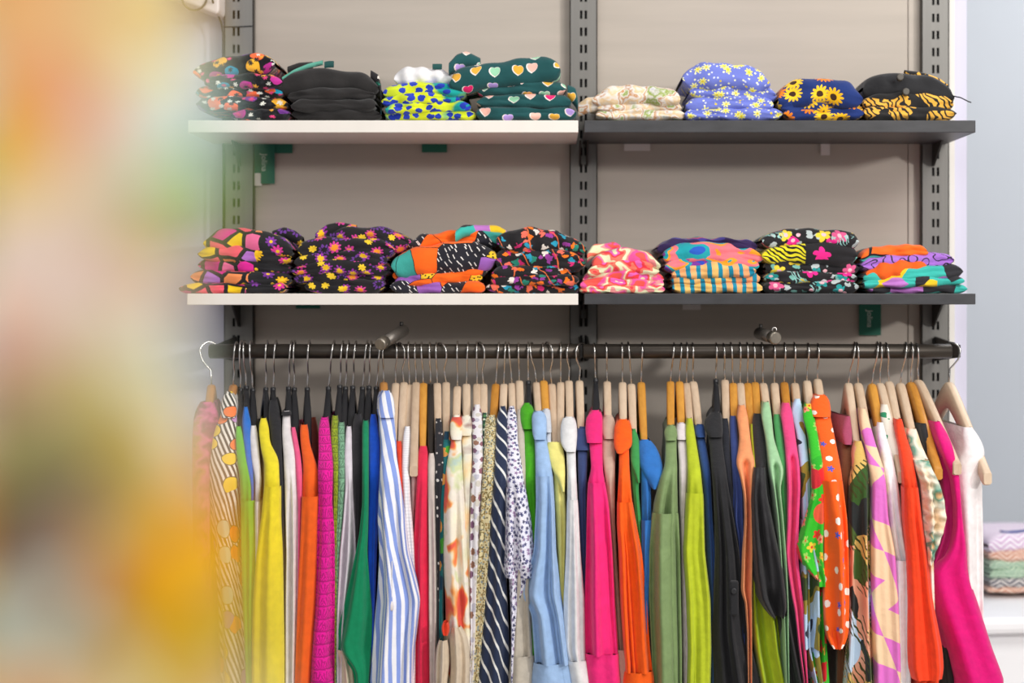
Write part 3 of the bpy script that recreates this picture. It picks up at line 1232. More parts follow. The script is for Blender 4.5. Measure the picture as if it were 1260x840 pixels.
    return obj(name, me, m, parent)


def clip_rows(rows, a, b):
    r = np.array(sorted(rows), float)
    ys = sorted({y for y in r[:, 0] if a < y < b} | {a, b})
    return [(y, float(np.interp(y, r[:, 0], r[:, 1])), float(np.interp(y, r[:, 0], r[:, 2]))) for y in ys]


GN = [0]


def garment(hook, neck, hk, rows, mat, short, label, cat, seam=None, cuff=None, collar=None, tip=None, stop=None, fwd=0.0, twist=0, folds=(.35, 1.6),
            hem=None, groove=None, name=None, sleeve_end=None, wr=.0105, hang=True, cuff_grow=1.2, collar_mat=None, fold_from=560):
    GN[0] += 1
    seed = GN[0] * 7
    m = FM[mat]
    nxw = (neck[0] - VX) * RY / F
    if tip is None:
        rr = np.array(sorted(rows), float)
        tip = (float(np.interp(572, rr[:, 0], (rr[:, 1] + rr[:, 2]) / 2)),)
    root = empty(name or cat.replace(' ', '_'), (nxw, RY, NECK_Z - .12))
    hem = hem or 955 + (seed * 13) % 70
    if seam:
        up = clip_rows(rows, rows[0][0], seam + 10)
        low = [(y, a + .12 * (b - a), b - .12 * (b - a)) for y, a, b in clip_rows(rows, seam + 14, rows[-1][0])]
        # the body recedes behind the hanging sleeve
        drape('body', root, m, up + low, nxw, fwd=fwd, stop=stop, folds=folds, seed=seed, hem=hem, wr=wr, fold_from=fold_from)
        end = sleeve_end or (cuff if cuff else rows[-1][0])
        sl = clip_rows(rows, seam, min(end, rows[-1][0]))
        sl[0] = (sl[0][0], sl[0][1] + .3, sl[0][2] - .3)
        drape('sleeve', root, m, sl, nxw, fwd=fwd + .012, stop=stop, deep=.085, folds=folds, seed=seed + 1, hem=None if (cuff or sleeve_end) else hem - 90, grow=.5, groove=groove, fold_from=seam - 40)
    else:
        drape('body', root, m, rows, nxw, fwd=fwd, stop=stop, folds=folds, seed=seed, hem=hem, wr=wr, groove=groove, fold_from=fold_from)
    if cuff:
        cr = clip_rows(rows, cuff, rows[-1][0])
        drape('cuff', root, m, cr, nxw, fwd=fwd + .017, stop=stop, deep=.095, folds=(.15, 1), seed=seed + 2, hem=cuff + 45, grow=cuff_grow, nn=13)
    if collar:
        drape('collar', root, FM[collar_mat] if collar_mat else m, collar, nxw, fwd=fwd + .009, stop=stop, folds=(.12, 1), seed=seed + 3, grow=.6, step=2.5, wr=.014, nn=13)
    tag(root, label, cat, 'garments hanging on the rail')
    if hang:
        hanger(hook, neck, tip, hk, f'{WORDS[hk]} hanger holding the {short}', twist)
    return root


g = garment
# left rail, from left to right
g(253, (260, 473), 'tan', [(497, 243, 260), (510, 236, 268), (540, 234, 263), (580, 235, 257), (840, 236, 258)], 'magenta_brown_floral', 'magenta and brown floral blouse',
  'magenta and brown floral blouse, leftmost garment on the rail', 'blouse', twist=-62)
g(291, (287, 473), 'tan', [(484, 277, 284), (492, 271, 289), (510, 271, 289), (530, 261, 290), (560, 253, 291), (600, 253, 292), (640, 256, 293), (680, 262, 294), (740, 266, 298), (800, 268, 304), (840, 268, 306)],
  'geo_stripe_print', 'black and white striped geometric dress', 'long dress in thin black and white stripes with orange, yellow and purple shapes', 'dress',
  collar=[(484, 277, 284), (492, 271, 289), (510, 270, 289), (514, 272, 288)])
g(297, (296, 480), 'black', [(527, 289, 296), (545, 289, 300), (570, 291, 307), (578, 292, 312), (590, 294, 312), (615, 295, 312), (680, 296, 314), (740, 298, 312), (840, 302, 312)],
  'bright_green', 'bright green knit', 'bright green long-sleeved knit beside the black and white striped dress', 'sweater', seam=616)
g(301, (303, 477), 'black', [(503, 299, 304), (520, 297, 308), (560, 300, 309), (580, 304, 311), (600, 308, 312), (840, 309, 312)],
  'cobalt', 'cobalt blue top', 'cobalt blue top mostly hidden behind the bright green knit', 'top')
g(309, (311, 480), 'black', [(526, 307, 315), (540, 306, 317), (570, 309, 319), (590, 313, 321), (620, 313, 319), (680, 314, 319), (840, 316, 320)],
  'offwhite', 'slim off-white knit', 'off-white knit squeezed between the bright green knit and the yellow sweater', 'sweater', seam=617)
g(329, (327, 479), 'black', [(517, 319, 327), (525, 317, 330), (545, 319, 331), (563, 322, 341), (570, 325, 342), (600, 324, 343), (640, 320, 343), (680, 314, 345), (740, 309, 346), (800, 307, 347), (840, 307, 347)],
  'sunny_yellow', 'sunny yellow sweater', 'sunny yellow long-sleeved sweater on the left rail', 'sweater', seam=599, fwd=.015, folds=(.2, 1.2))
g(340, (336, 479), 'black', [(495, 331, 341), (520, 331, 345), (560, 335, 346), (600, 342, 348), (680, 344, 350), (840, 347, 351)],
  'charcoal', 'charcoal knit', 'charcoal knit between the yellow sweater and the warm white one', 'sweater')
g(359, (355, 478), 'black', [(508, 347, 356), (530, 346, 357), (550, 347, 362), (562, 348, 363), (600, 349, 366), (680, 351, 367), (740, 350, 367), (840, 350, 365)],
  'warm_white', 'warm white sweater with dark neck edge', 'warm white sweater with a thin black neck edge, right of the yellow sweater', 'sweater',
  collar=[(506, 347, 355), (509, 346, 357), (511, 346, 357)], collar_mat='charcoal', folds=(.5, 1.9))
g(363, (362, 479), 'black', [(528, 357, 363), (560, 362, 369), (580, 363, 371), (620, 366, 371), (680, 366, 369), (840, 364, 368)],
  'candy_pink', 'candy pink knit', 'candy pink knit peeking out left of the orange sweater', 'sweater')
g(381, (378, 479), 'black', [(525, 368, 378), (545, 369, 380), (570, 372, 388), (576, 372, 390), (600, 371, 391), (680, 368, 389), (740, 365, 387), (840, 362, 380)],
  'orange', 'orange sweater', 'orange long-sleeved sweater left of the magenta lace dress', 'sweater', seam=611, folds=(.2, 1.2))
g(411, (404, 478), 'black', [(516, 393, 403), (530, 391, 405), (560, 391, 408), (575, 390, 409), (620, 391, 408), (660, 388, 411), (680, 388, 411), (740, 383, 412), (800, 375, 414), (840, 370, 421)],
  'magenta_lace', 'magenta lace dress', 'magenta crochet lace dress flaring towards the bottom', 'dress', fwd=.012, folds=(.3, 1.5))
g(422, (418, 476), 'black', [(514, 407, 415), (540, 406, 416), (580, 409, 417), (640, 409, 416), (680, 411, 415), (840, 411, 414)],
  'olive_lace', 'olive lace dress', 'olive green lace dress behind the magenta lace one', 'dress')
g(429, (425, 478), 'black', [(522, 415, 423), (560, 415, 424), (600, 415, 424), (640, 414, 421), (680, 411, 418), (720, 412, 417), (840, 412, 416)],
  'sage_lace', 'sage lace dress', 'sage green lace dress between the olive lace and a white knit', 'dress')
g(438, (434, 477), 'black', [(527, 425, 432), (560, 423, 433), (600, 424, 434), (640, 421, 436), (680, 416, 438), (740, 414, 430), (780, 413, 426), (840, 414, 424)],
  'lilac_white', 'lilac-white top', 'lilac-white top behind the emerald flared sleeve', 'top', folds=(.7, 2.2))
g(452, (446, 478), 'black', [(512, 435, 444), (525, 433, 445), (560, 432, 447), (600, 434, 446), (640, 436, 443), (680, 437, 441), (840, 437, 441)],
  'black_knit', 'black knit', 'black knit left of the emerald green top', 'sweater')
e = g(457, (454, 477), 'black', [(520, 445, 453), (560, 445, 453), (620, 445, 453), (660, 441, 452), (680, 437, 451), (720, 428, 454), (760, 418, 457), (792, 409, 457), (800, 408, 456), (812, 420, 455), (826, 434, 454), (840, 435, 453)],
      'emerald', 'emerald green top', 'emerald green top with a wide sleeve flaring out to a slanted hem', 'top', fwd=.022, folds=(.3, 1.5))
drape('lining', e, FM['oat'], [(800, 413, 428), (812, 417, 433), (822, 418, 434), (840, 419, 436)], (452 - VX) * RY / F, fwd=.008, deep=.06, folds=(.4, 1.5), seed=5, hem=870)['label'] = 'pale beige inner cuff'
g(469, (463, 478), 'black', [(512, 455, 462), (525, 453, 464), (545, 453, 467), (600, 453, 466), (660, 452, 464), (680, 452, 463), (740, 454, 461), (780, 456, 460), (840, 457, 460)],
  'royal_blue', 'royal blue knit', 'royal blue knit left of the blue and white striped shirt', 'sweater')
s = g(472, (472, 470), 'tan', [(483, 470, 480), (490, 466, 483), (520, 466, 485), (545, 468, 487), (560, 468, 487), (600, 465, 493), (640, 463, 498), (680, 465, 502), (700, 464, 508), (740, 461, 518), (760, 459, 515), (800, 456, 509), (840, 452, 507)],
      'blue_white_stripe', 'blue and white striped shirt', 'blue and white striped shirt dress with a white pull bead', 'shirt', fwd=.03, folds=(.5, 1.8),
      collar=[(483, 470, 480), (490, 466, 483), (510, 465, 485), (514, 467, 484)])
p0, p1 = px2w(482.5, 690, 3.331), px2w(481.5, 741, 3.331)
L0 = np.array(s.location)
MB().tube([np.array(p0) - L0, np.array(p1) - L0], .0011, 6).build('drawstring', FM['offwhite'], s)
MB().tube([np.array(p1) - L0 + (0, 0, .004), np.array(p1) - L0 + (0, 0, -.004), np.array(p1) - L0 + (0, 0, -.012), np.array(p1) - L0 + (0, 0, -.015)], [.001, .004, .004, .002], 10).build('bead', MW['white_plastic'], s, smooth=True)
hanger(486, (487, 471), (482,), 'pale', 'pale wooden hanger just right of the striped shirt, its garment hidden', 14)
g(491, (497, 470), 'pale', [(545, 486, 494), (575, 489, 494), (605, 491, 496), (840, 493, 497)],
  'vermilion', 'vermilion top', 'vermilion top just showing between the striped shirt and the white ribbed knit', 'top', twist=28)
g(503, (504, 473), 'pale', [(527, 497, 505), (545, 495, 505), (580, 494, 503), (620, 496, 505), (640, 496, 507), (680, 500, 510), (720, 505, 512), (840, 506, 511)],
  'white_rib', 'white ribbed knit', 'white ribbed knit right of the striped shirt', 'sweater')
g(511, (512, 470), 'pale', [(572, 504, 514), (590, 505, 513), (620, 505, 511), (650, 506, 509), (840, 507, 510)],
  'blush', 'blush camisole', 'blush pink camisole under a hanger with its bare pale tip', 'top', tip=(509, 586), stop=566, fwd=.006)
g(519, (521, 471), 'amber', [(551, 515, 526), (556, 514, 526), (600, 512, 526), (640, 510, 526), (680, 507, 527), (740, 508, 528), (800, 507, 528), (840, 506, 530)],
  'crimson', 'crimson top', 'crimson top with a narrow shoulder on an amber hanger', 'top', folds=(.35, 1.6))
g(529, (530, 472), 'dark', [(560, 527, 534), (565, 526, 535), (600, 526, 535), (680, 527, 537), (740, 527, 538), (840, 528, 537)],
  'greige', 'greige top', 'greige satin top right of the crimson one', 'top')
g(537, (538, 471), 'pale', [(517, 535, 543), (535, 535, 545), (560, 535, 546), (600, 535, 545), (680, 538, 543), (840, 537, 541)],
  'dark_speckled', 'dark speckled blouse', 'near-black blouse with white speckles left of the watercolour floral shirt', 'blouse')
g(541, (549, 470), 'pale', [(533, 546, 553), (545, 544, 555), (570, 545, 553), (620, 541, 548), (680, 540, 546), (760, 539, 545), (840, 540, 546)],
  'teal_floral', 'teal and green floral blouse', 'teal and green floral blouse peeking out beside the watercolour floral shirt', 'blouse', twist=30)
wf = g(563, (563, 475), 'pale', [(513, 557, 566), (520, 554, 568), (545, 555, 567), (560, 551, 568), (580, 548, 569), (620, 545, 571), (680, 544, 575), (740, 547, 578), (790, 548, 580), (840, 546, 578)],
       'watercolour_floral', 'watercolour floral shirt', 'cream watercolour floral shirt with red and orange blooms and tied hem', 'shirt', fwd=.014,
       collar=[(513, 557, 566), (519, 554, 568), (536, 554, 568), (541, 556, 567)])
for r, sd in (([(772, 556, 566), (782, 553, 574), (800, 553, 577), (820, 554, 578), (840, 553, 577)], 11), ([(788, 540, 550), (796, 537, 552), (815, 535, 553), (840, 535, 550)], 12)):
    drape('tie_loop', wf, FM['oat'], r, 0, fwd=.034, deep=.05, folds=(.5, 1.4), seed=sd, hem=860, fold_from=700)
drape('knot', wf, FM['vermilion'], [(766, 545, 551), (770, 543, 553), (778, 543, 553), (782, 545, 551)], 0, fwd=.045, deep=.03, seed=13, step=2)['label'] = 'red knot of the tied hem'
g(576, (574, 472), 'pale', [(513, 569, 578), (530, 567, 580), (560, 569, 581), (600, 570, 580), (640, 571, 578), (680, 574, 579), (840, 575, 579)],
  'orange_cream_floral', 'orange and cream floral shirt', 'orange and cream floral shirt just right of the watercolour one', 'shirt', collar=[(512, 569, 578), (518, 567, 580), (532, 567, 580), (536, 568, 579)])
g(587, (587, 472), 'pale', [(500, 583, 591), (510, 580, 593), (560, 582, 594), (600, 579, 592), (640, 578, 590), (680, 577, 590), (740, 578, 587), (800, 578, 585), (840, 577, 583)],
  'mauve_dots', 'white shirt with mauve spots', 'white shirt printed with mauve spots and grey leaves', 'shirt', fwd=.006)
g(590, (595, 472), 'pale', [(510, 593, 600), (560, 594, 599), (600, 593, 597), (840, 590, 594)],
  'dark_green_print', 'dark green printed blouse', 'dark green and white printed blouse, only a sliver left of the beige scallop print', 'blouse', twist=24)
g(614, (610, 472), 'amber', [(513, 598, 609), (525, 595, 612), (560, 595, 610), (600, 592, 609), (640, 590, 606), (680, 588, 604), (740, 583, 600), (800, 579, 594), (840, 577, 590)],
  'beige_scallop', 'beige scallop-print dress', 'beige dress in a fine scallop print left of the navy striped dress', 'dress', fwd=.006)
g(622, (620, 472), 'pale', [(502, 615, 622), (512, 611, 624), (560, 609, 624), (600, 607, 623), (640, 603, 622), (680, 601, 622), (740, 594, 624), (800, 587, 627), (840, 582, 626)],
  'navy_stripe', 'navy diagonal-striped dress', 'navy dress with white diagonal stripes', 'dress', fwd=.014, folds=(.3, 1.3))
w = g(626, (630, 471), 'pale', [(502, 626, 633), (512, 623, 636), (545, 624, 637), (560, 624, 640), (600, 623, 646), (640, 622, 653), (680, 621, 657), (690, 620, 657), (700, 619, 656), (714, 622, 655), (740, 626, 642), (780, 628, 635), (840, 628, 632)],
      'navy_ditsy', 'white blouse with navy sprigs', 'white blouse scattered with tiny navy sprigs, short sleeve open at the bottom', 'blouse', seam=600, sleeve_end=712, fwd=.012, groove=(690, .02, 20))
g(638, (639, 468), 'pale', [(506, 636, 644), (530, 636, 646), (570, 638, 647), (600, 640, 648), (680, 638, 652), (740, 634, 652), (808, 629, 656), (840, 627, 657)],
  'linen', 'natural linen shirt', 'natural linen shirt whose stitched cuff hangs below the white sprigged blouse', 'shirt', seam=640, cuff=808)
g(650, (650, 471), 'black', [(498, 644, 652), (505, 640, 656), (530, 644, 657), (560, 645, 659), (600, 646, 660), (640, 650, 661), (680, 652, 661), (760, 654, 658), (840, 654, 657)],
  'grass_green', 'grass green shirt', 'grass green shirt left of the sky blue shirt', 'shirt', collar=[(498, 644, 652), (504, 640, 656), (520, 641, 657), (528, 644, 657)])
g(654, (660, 470), 'pale', [(508, 658, 668), (515, 656, 671), (535, 658, 671), (560, 659, 676), (585, 659, 680), (620, 660, 682), (680, 657, 684), (705, 649, 687), (733, 641, 690), (758, 654, 694), (816, 658, 702), (840, 654, 710)],
  'sky_blue', 'sky blue shirt', 'sky blue shirt with a wide turned cuff', 'shirt', seam=586, cuff=818, fwd=.02, folds=(.55, 2.0), twist=-12,
  collar=[(507, 658, 668), (512, 655, 672), (534, 656, 672), (541, 658, 671)])
g(668, (669, 468), 'amber', [(505, 668, 676), (530, 671, 678), (580, 674, 679), (840, 684, 688)],
  'pearl_grey', 'pearl grey shirt', 'pearl grey shirt, only its collar showing behind the sky blue shirt', 'shirt', collar=[(504, 669, 676), (510, 667, 677), (526, 670, 678), (532, 671, 678)])
g(673, (679, 472), 'pale', [(546, 674, 688), (580, 681, 694), (600, 682, 695), (640, 684, 697), (680, 686, 696), (740, 689, 694), (840, 689, 692)],
  'lemon', 'lemon yellow shirt', 'pale lemon yellow shirt with a pointed collar', 'shirt', twist=24,
  collar=[(544, 675, 688), (550, 672, 692), (560, 673, 694), (580, 681, 695), (596, 689, 695), (605, 692, 694.5)])
hanger(690, (690, 470), (689,), 'pale', 'pale wooden hanger between the lemon and ivory shirts, its garment hidden')
g(702, (700, 468), 'pale', [(515, 694, 706), (530, 696, 708), (580, 698, 709), (620, 698, 711), (680, 697, 714), (740, 694, 719), (800, 694, 720), (813, 699, 720), (840, 704, 725)],
  'ivory', 'ivory white shirt', 'ivory white shirt with a rolled collar, right of the lemon shirt', 'shirt', seam=615, cuff=814, fwd=.016, twist=-18,
  collar=[(514, 694, 705), (520, 691, 709), (535, 690, 710), (548, 691, 709), (556, 697, 708)])
g(716, (713, 468), 'pale', [(527, 712, 723), (545, 711, 724), (555, 711, 723), (600, 712, 722), (640, 712, 722), (680, 714, 723), (720, 717, 722), (840, 718, 722)],
  'denim_navy', 'denim navy shirt', 'denim navy shirt left of the hot pink shirt', 'shirt', twist=-30, collar=[(527, 712, 723), (532, 710, 725), (548, 708, 726), (554, 710, 725)])
# right rail
g(731, (733, 468), 'black', [(507, 727, 738), (515, 723, 741), (530, 724, 741), (580, 728, 742), (590, 724, 744), (620, 723, 749), (680, 722, 754), (740, 720, 757), (800, 720, 761), (840, 722, 763)],
  'hot_pink', 'hot pink shirt', 'hot pink long-sleeved shirt near the middle of the rail', 'shirt', seam=594, cuff=806, fwd=.02, folds=(.6, 1.6),
  collar=[(507, 728, 738), (513, 722, 741), (530, 721, 741), (545, 723, 741)])
g(746, (747, 469), 'pale', [(513, 743, 755), (525, 741, 757), (560, 741, 757), (600, 746, 757), (640, 750, 757), (680, 753, 759), (740, 757, 763), (795, 760, 767), (800, 760, 768), (838, 764, 777)],
  'taupe', 'taupe satin blouse', 'taupe satin blouse between the hot pink and bright orange shirts', 'blouse', cuff=800,
  collar=[(513, 744, 754), (519, 741, 757), (532, 741, 757), (540, 744, 757)])
g(765, (766, 470), 'pale', [(518, 760, 773), (530, 759, 776), (545, 762, 774), (580, 762, 775), (615, 760, 778), (650, 760, 784), (680, 762, 790), (740, 764, 796), (800, 768, 800), (826, 770, 803), (840, 768, 805)],
  'bright_orange', 'bright orange shirt', 'bright orange long-sleeved shirt with a turned collar', 'shirt', seam=618, cuff=828, fwd=.02, folds=(.55, 1.7),
  collar=[(517, 761, 773), (524, 757, 777), (545, 756, 778), (552, 757, 777), (558, 760, 766)])
g(773, (777, 472), 'pale', [(530, 777, 783), (545, 776, 786), (590, 777, 787), (600, 778, 786), (640, 782, 789), (680, 787, 791), (840, 788, 791)],
  'leaf_green', 'leaf green shirt', 'leaf green shirt with a pointed collar right of the bright orange shirt', 'shirt',
  collar=[(530, 777, 782), (540, 776, 786), (570, 777, 787), (588, 783, 787), (594, 785, 787)])
g(790, (789, 470), 'amber', [(543, 788, 800), (575, 789, 801), (640, 790, 802), (680, 790, 801), (720, 791, 798), (840, 793, 797)],
  'azure', 'azure blue shirt', 'azure blue shirt with a big spread collar', 'shirt', seam=640,
  collar=[(542, 788, 800), (548, 786, 806), (560, 786, 812), (574, 788, 816), (590, 796, 815), (602, 804, 807)])
g(829, (825, 469), 'amber', [(525, 822, 830), (535, 819, 833), (560, 819, 833), (575, 818, 834), (590, 812, 834), (620, 805, 835), (640, 803, 836), (680, 800, 838), (740, 800, 839), (800, 803, 840), (840, 804, 840)],
  'sage', 'sage green satin shirt', 'sage green satin shirt with wide folds', 'shirt', seam=632, fwd=.02, folds=(1.0, 1.5),
  collar=[(524, 822, 830), (531, 818, 833), (538, 819, 833), (542, 820, 832)])
g(838, (836, 469), 'amber', [(522, 835, 843), (532, 833, 845), (570, 836, 847), (600, 836, 846), (640, 837, 843), (680, 838, 843), (740, 839, 846), (800, 840, 848), (840, 841, 846)],
  'lilac_ivory', 'lilac-ivory shirt', 'lilac-ivory shirt between the sage and lime shirts', 'shirt', collar=[(521, 835, 843), (527, 833, 845), (536, 833, 846), (541, 834, 845)])
g(845, (845, 471), 'pale', [(517, 845, 853), (530, 844, 855), (580, 847, 863), (610, 846, 866), (680, 842, 868), (740, 846, 875), (800, 848, 876), (840, 847, 875)],
  'lime', 'lime yellow shirt', 'lime yellow shirt right of the lilac-ivory one', 'shirt', seam=607, fwd=.018, folds=(.4, 1.3))
g(852, (853, 469), 'pale', [(524, 857, 866), (545, 858, 869), (580, 864, 875), (600, 866, 876), (640, 868, 878), (680, 870, 881), (740, 874, 881), (840, 875, 881)],
  'steel_blue', 'steel blue shirt', 'steel blue shirt between the lime shirt and a black one', 'shirt', collar=[(523, 857, 866), (527, 856, 867), (534, 856, 868), (538, 858, 868)])
j = g(881, (881, 469), 'black', [(509, 876, 886), (520, 869, 888), (550, 874, 890), (600, 878, 897), (640, 880, 904), (680, 881, 911), (740, 879, 917), (780, 877, 922), (840, 878, 938)],
      'jet', 'black shirt with sleeve tab', 'black shirt with a buttoned sleeve tab, wide at the bottom', 'shirt', fwd=.024, folds=(.6, 2.2),
      collar=[(508, 876, 886), (516, 868, 888), (530, 868, 889), (538, 874, 889)])
jl = np.array(j.location)
a, b = px2w(898, 715, 3.330) - jl, px2w(909, 757, 3.330) - jl
MB().box((a[0], a[1], b[2]), (b[0], a[1] + .016, a[2])).build('sleeve_tab', FM['jet'], j, bevel=.003)
c = (np.array(px2w(903, 727, 3.328)) - jl)
MB().tube([c + (0, .003, 0), c + (0, -.0015, 0), c + (0, -.002, 0)], [.0055, .0055, .004], 14).build('button', HM['black'], j, smooth=True)
g(890, (892, 467), 'pale', [(517, 888, 897), (560, 890, 899), (620, 896, 903), (680, 905, 913), (840, 912, 918)],
  'ink', 'ink black shirt', 'ink black shirt partly hidden by the black shirt with the sleeve tab', 'shirt')
g(899, (902, 471), 'amber', [(514, 898, 907), (560, 900, 910), (605, 903, 916), (640, 901, 917), (665, 907, 917), (720, 912, 917), (840, 914, 918)],
  'indigo', 'indigo ruffled blouse', 'indigo blouse with a ruffled sleeve left of the peach blouse', 'blouse', folds=(1.0, 2.2), fwd=.004)
g(910, (911, 471), 'pale', [(501, 909, 918), (512, 907, 921), (540, 911, 924), (556, 909, 926), (570, 906, 931), (585, 911, 927), (610, 916, 926), (640, 917, 926), (680, 914, 927), (730, 912, 926), (740, 917, 926), (780, 920, 926), (840, 921, 926)],
  'peach', 'peach blouse', 'peach blouse with an open flared sleeve', 'blouse', fwd=.03, groove=(562, .03, 12))
g(919, (920, 471), 'amber', [(524, 923, 928), (560, 926, 931), (600, 927, 932), (680, 926, 936), (720, 925, 945), (760, 925, 958), (800, 929, 963), (840, 936, 972)],
  'olive_lime', 'olive-lime linen shirt', 'olive-lime linen shirt showing below the black satin sleeve', 'shirt', folds=(1.1, 1.6), fwd=.004)
sb = g(927, (929, 470), 'amber', [(511, 927, 938), (525, 926, 941), (560, 929, 943), (600, 932, 946), (640, 936, 952), (680, 941, 964), (720, 950, 972), (757, 960, 979), (800, 966, 988), (840, 974, 996)],
       'satin_black', 'black satin blouse', 'black satin blouse with a loose draped sleeve', 'blouse', folds=(.8, 2), fwd=.012)
drape('sleeve', sb, FM['satin_black'], [(575, 929, 942), (610, 925, 945), (660, 925, 956), (700, 927, 966), (735, 932, 970), (752, 942, 970), (760, 950, 966)], 0, fwd=.04, deep=.06, folds=(1.1, 1.6), seed=91, fold_from=560, groove=(720, .02, 25))
g(937, (939, 471), 'pale', [(497, 939, 948), (510, 937, 950), (540, 943, 953), (562, 946, 960), (580, 948, 966), (592, 950, 963), (600, 952, 961), (640, 957, 965), (680, 960, 968), (740, 964, 971), (840, 968, 972)],
  'mint', 'mint blouse', 'mint green blouse with an open fluted sleeve', 'blouse', fwd=.034, groove=(566, .028, 12))
g(952, (953, 471), 'pale', [(512, 952, 961), (540, 955, 965), (570, 959, 968), (600, 960, 969), (640, 963, 970), (680, 965, 970), (840, 968, 972)],
  'fern', 'fern green blouse', 'fern green blouse between the mint and rose pink ones', 'blouse')
g(965, (965, 470), 'amber', [(498, 963, 973), (508, 961, 976), (540, 966, 980), (560, 968, 983), (575, 969, 985), (600, 970, 986), (640, 970, 984), (680, 968, 983), (700, 970, 984), (740, 976, 989), (746, 978, 990), (800, 984, 993), (840, 990, 995)],
  'rose_pink', 'rose pink blouse', 'rose pink blouse with a fluted open sleeve', 'blouse', fwd=.022, groove=(556, .026, 12))
g(977, (978, 471), 'pale', [(493, 978, 986), (505, 974, 989), (540, 982, 993), (580, 986, 997), (600, 987, 998), (640, 988, 999), (660, 988, 1003), (700, 987, 1015), (760, 987, 1016), (797, 988, 1015), (840, 1000, 1018)],
  'print_blue_olive', 'olive and pale blue printed blouse', 'olive, pale blue and black leaf-print blouse left of the green garden-print shirt', 'blouse', seam=640, sleeve_end=798, folds=(.8, 2))
gg = g(994, (993, 468), 'pale', [(499, 990, 1000), (512, 988, 1003), (540, 996, 1008), (580, 1000, 1015), (610, 1000, 1016), (640, 991, 1017), (672, 980, 1017), (682, 980, 1017), (700, 992, 1017), (715, 1006, 1017)],
       'green_garden', 'green garden-print shirt', 'bright green shirt with a flower garden print and a flared short sleeve', 'shirt', fwd=.03, hem=722)
drape('lower_body', gg, FM['green_garden'], [(700, 1002, 1016), (790, 1001, 1018), (840, 1000, 1022)], 0, fwd=-.004, deep=.2, folds=(.7, 1.5), seed=33, hem=900)
g(1006, (1006, 466), 'pale', [(488, 1005, 1017), (495, 1001, 1021), (512, 1002, 1023), (540, 1008, 1029), (580, 1012, 1037), (600, 1014, 1039), (640, 1016, 1044), (680, 1016, 1046), (740, 1016, 1047), (780, 1018, 1046), (792, 1022, 1042), (799, 1027, 1037)],
  'orange_polka', 'orange polka-dot shirt', 'orange shirt with white polka dots and a collar, long sleeve ending open', 'shirt', seam=592, sleeve_end=799, fwd=.03, hem=790, folds=(.6, 1.5), groove=(770, .03, 25),
  collar=[(487, 1005, 1017), (493, 999, 1022), (509, 1000, 1024), (513, 1002, 1023)])
g(1051, (1044, 471), 'pale', [(545, 1052, 1062), (560, 1050, 1066), (575, 1052, 1070), (590, 1047, 1071), (600, 1047, 1072), (640, 1046, 1072), (680, 1047, 1072), (740, 1046, 1074), (800, 1043, 1076), (840, 1040, 1079)],
  'jungle_print', 'jungle-print dress', 'jungle-print dress in green, mustard, pink and pale blue', 'dress', wr=.016, folds=(.5, 1.6), fwd=.006)
jd = empty('dress', ((1040 - VX) * RY / F, RY, NECK_Z - .12))
drape('body', jd, FM['brown_crepe'], [(548, 1036, 1050), (580, 1036, 1049), (640, 1034, 1047), (840, 1030, 1042)], (1030 - VX) * RY / F, fwd=-.03, folds=(.8, 2), seed=72, hem=900)
drape('strap', jd, FM['pink_geo'], [(512, 1041, 1047), (525, 1037, 1049), (538, 1037, 1050), (547, 1040, 1049)], (1030 - VX) * RY / F, fwd=-.012, seed=73)['label'] = 'pink patterned strap'
tag(jd, 'brown pleated dress with a pink strap, behind the left edge of the jungle-print dress', 'dress', 'garments hanging on the rail')
g(1054, (1056, 471), 'pale', [(505, 1058, 1067), (523, 1060, 1072), (545, 1065, 1078), (580, 1072, 1090), (600, 1075, 1092), (640, 1074, 1095), (680, 1074, 1104), (740, 1074, 1109), (800, 1076, 1112), (822, 1078, 1112)],
  'pink_sand_geometric', 'pink and sand geometric dress', 'pink and sand dress in a large geometric print, right of the jungle print', 'dress', wr=.015, fwd=.016, folds=(.35, 1.3))
g(1079, (1073, 472), 'amber', [(522, 1080, 1089), (540, 1082, 1094), (560, 1087, 1099), (600, 1092, 1107), (640, 1095, 1112), (680, 1100, 1118), (692, 1103, 1121), (740, 1104, 1121), (840, 1106, 1122)],
  'bright_white', 'bright white blouse', 'bright white blouse on an amber hanger, right of the pink geometric dress', 'blouse', wr=.014, seam=690)
g(1083, (1083, 471), 'pale', [(500, 1085, 1094), (510, 1084, 1097), (525, 1088, 1101), (545, 1093, 1107), (563, 1099, 1111), (590, 1104, 1112), (700, 1110, 1118), (840, 1112, 1120)],
  'white_palm', 'white palm-print strap top', 'white sleeveless top with green palm print, its hanger tip bare', 'top', tip=(1110, 594), stop=556, wr=.013, fwd=.004)
g(1090, (1094, 469), 'pale', [(518, 1102, 1112), (530, 1103, 1114), (560, 1110, 1124), (600, 1114, 1131), (640, 1115, 1136), (680, 1119, 1142), (740, 1121, 1150), (800, 1121, 1163), (826, 1122, 1165), (838, 1126, 1162)],
  'red_orange', 'red-orange blouse', 'red-orange blouse with a full gathered sleeve', 'blouse', seam=600, fwd=.03, folds=(.35, 1.8), sleeve_end=838, wr=.014)
cr = g(1114, (1108, 471), 'pale', [(530, 1117, 1130), (545, 1119, 1134), (558, 1123, 1140), (575, 1128, 1148), (590, 1132, 1150), (640, 1138, 1150), (700, 1143, 1150), (840, 1148, 1154)],
       'cream_ruffle', 'cream ruffled blouse', 'cream printed blouse with a ruffled shoulder, right of the red-orange blouse', 'blouse', wr=.013, fwd=.012)
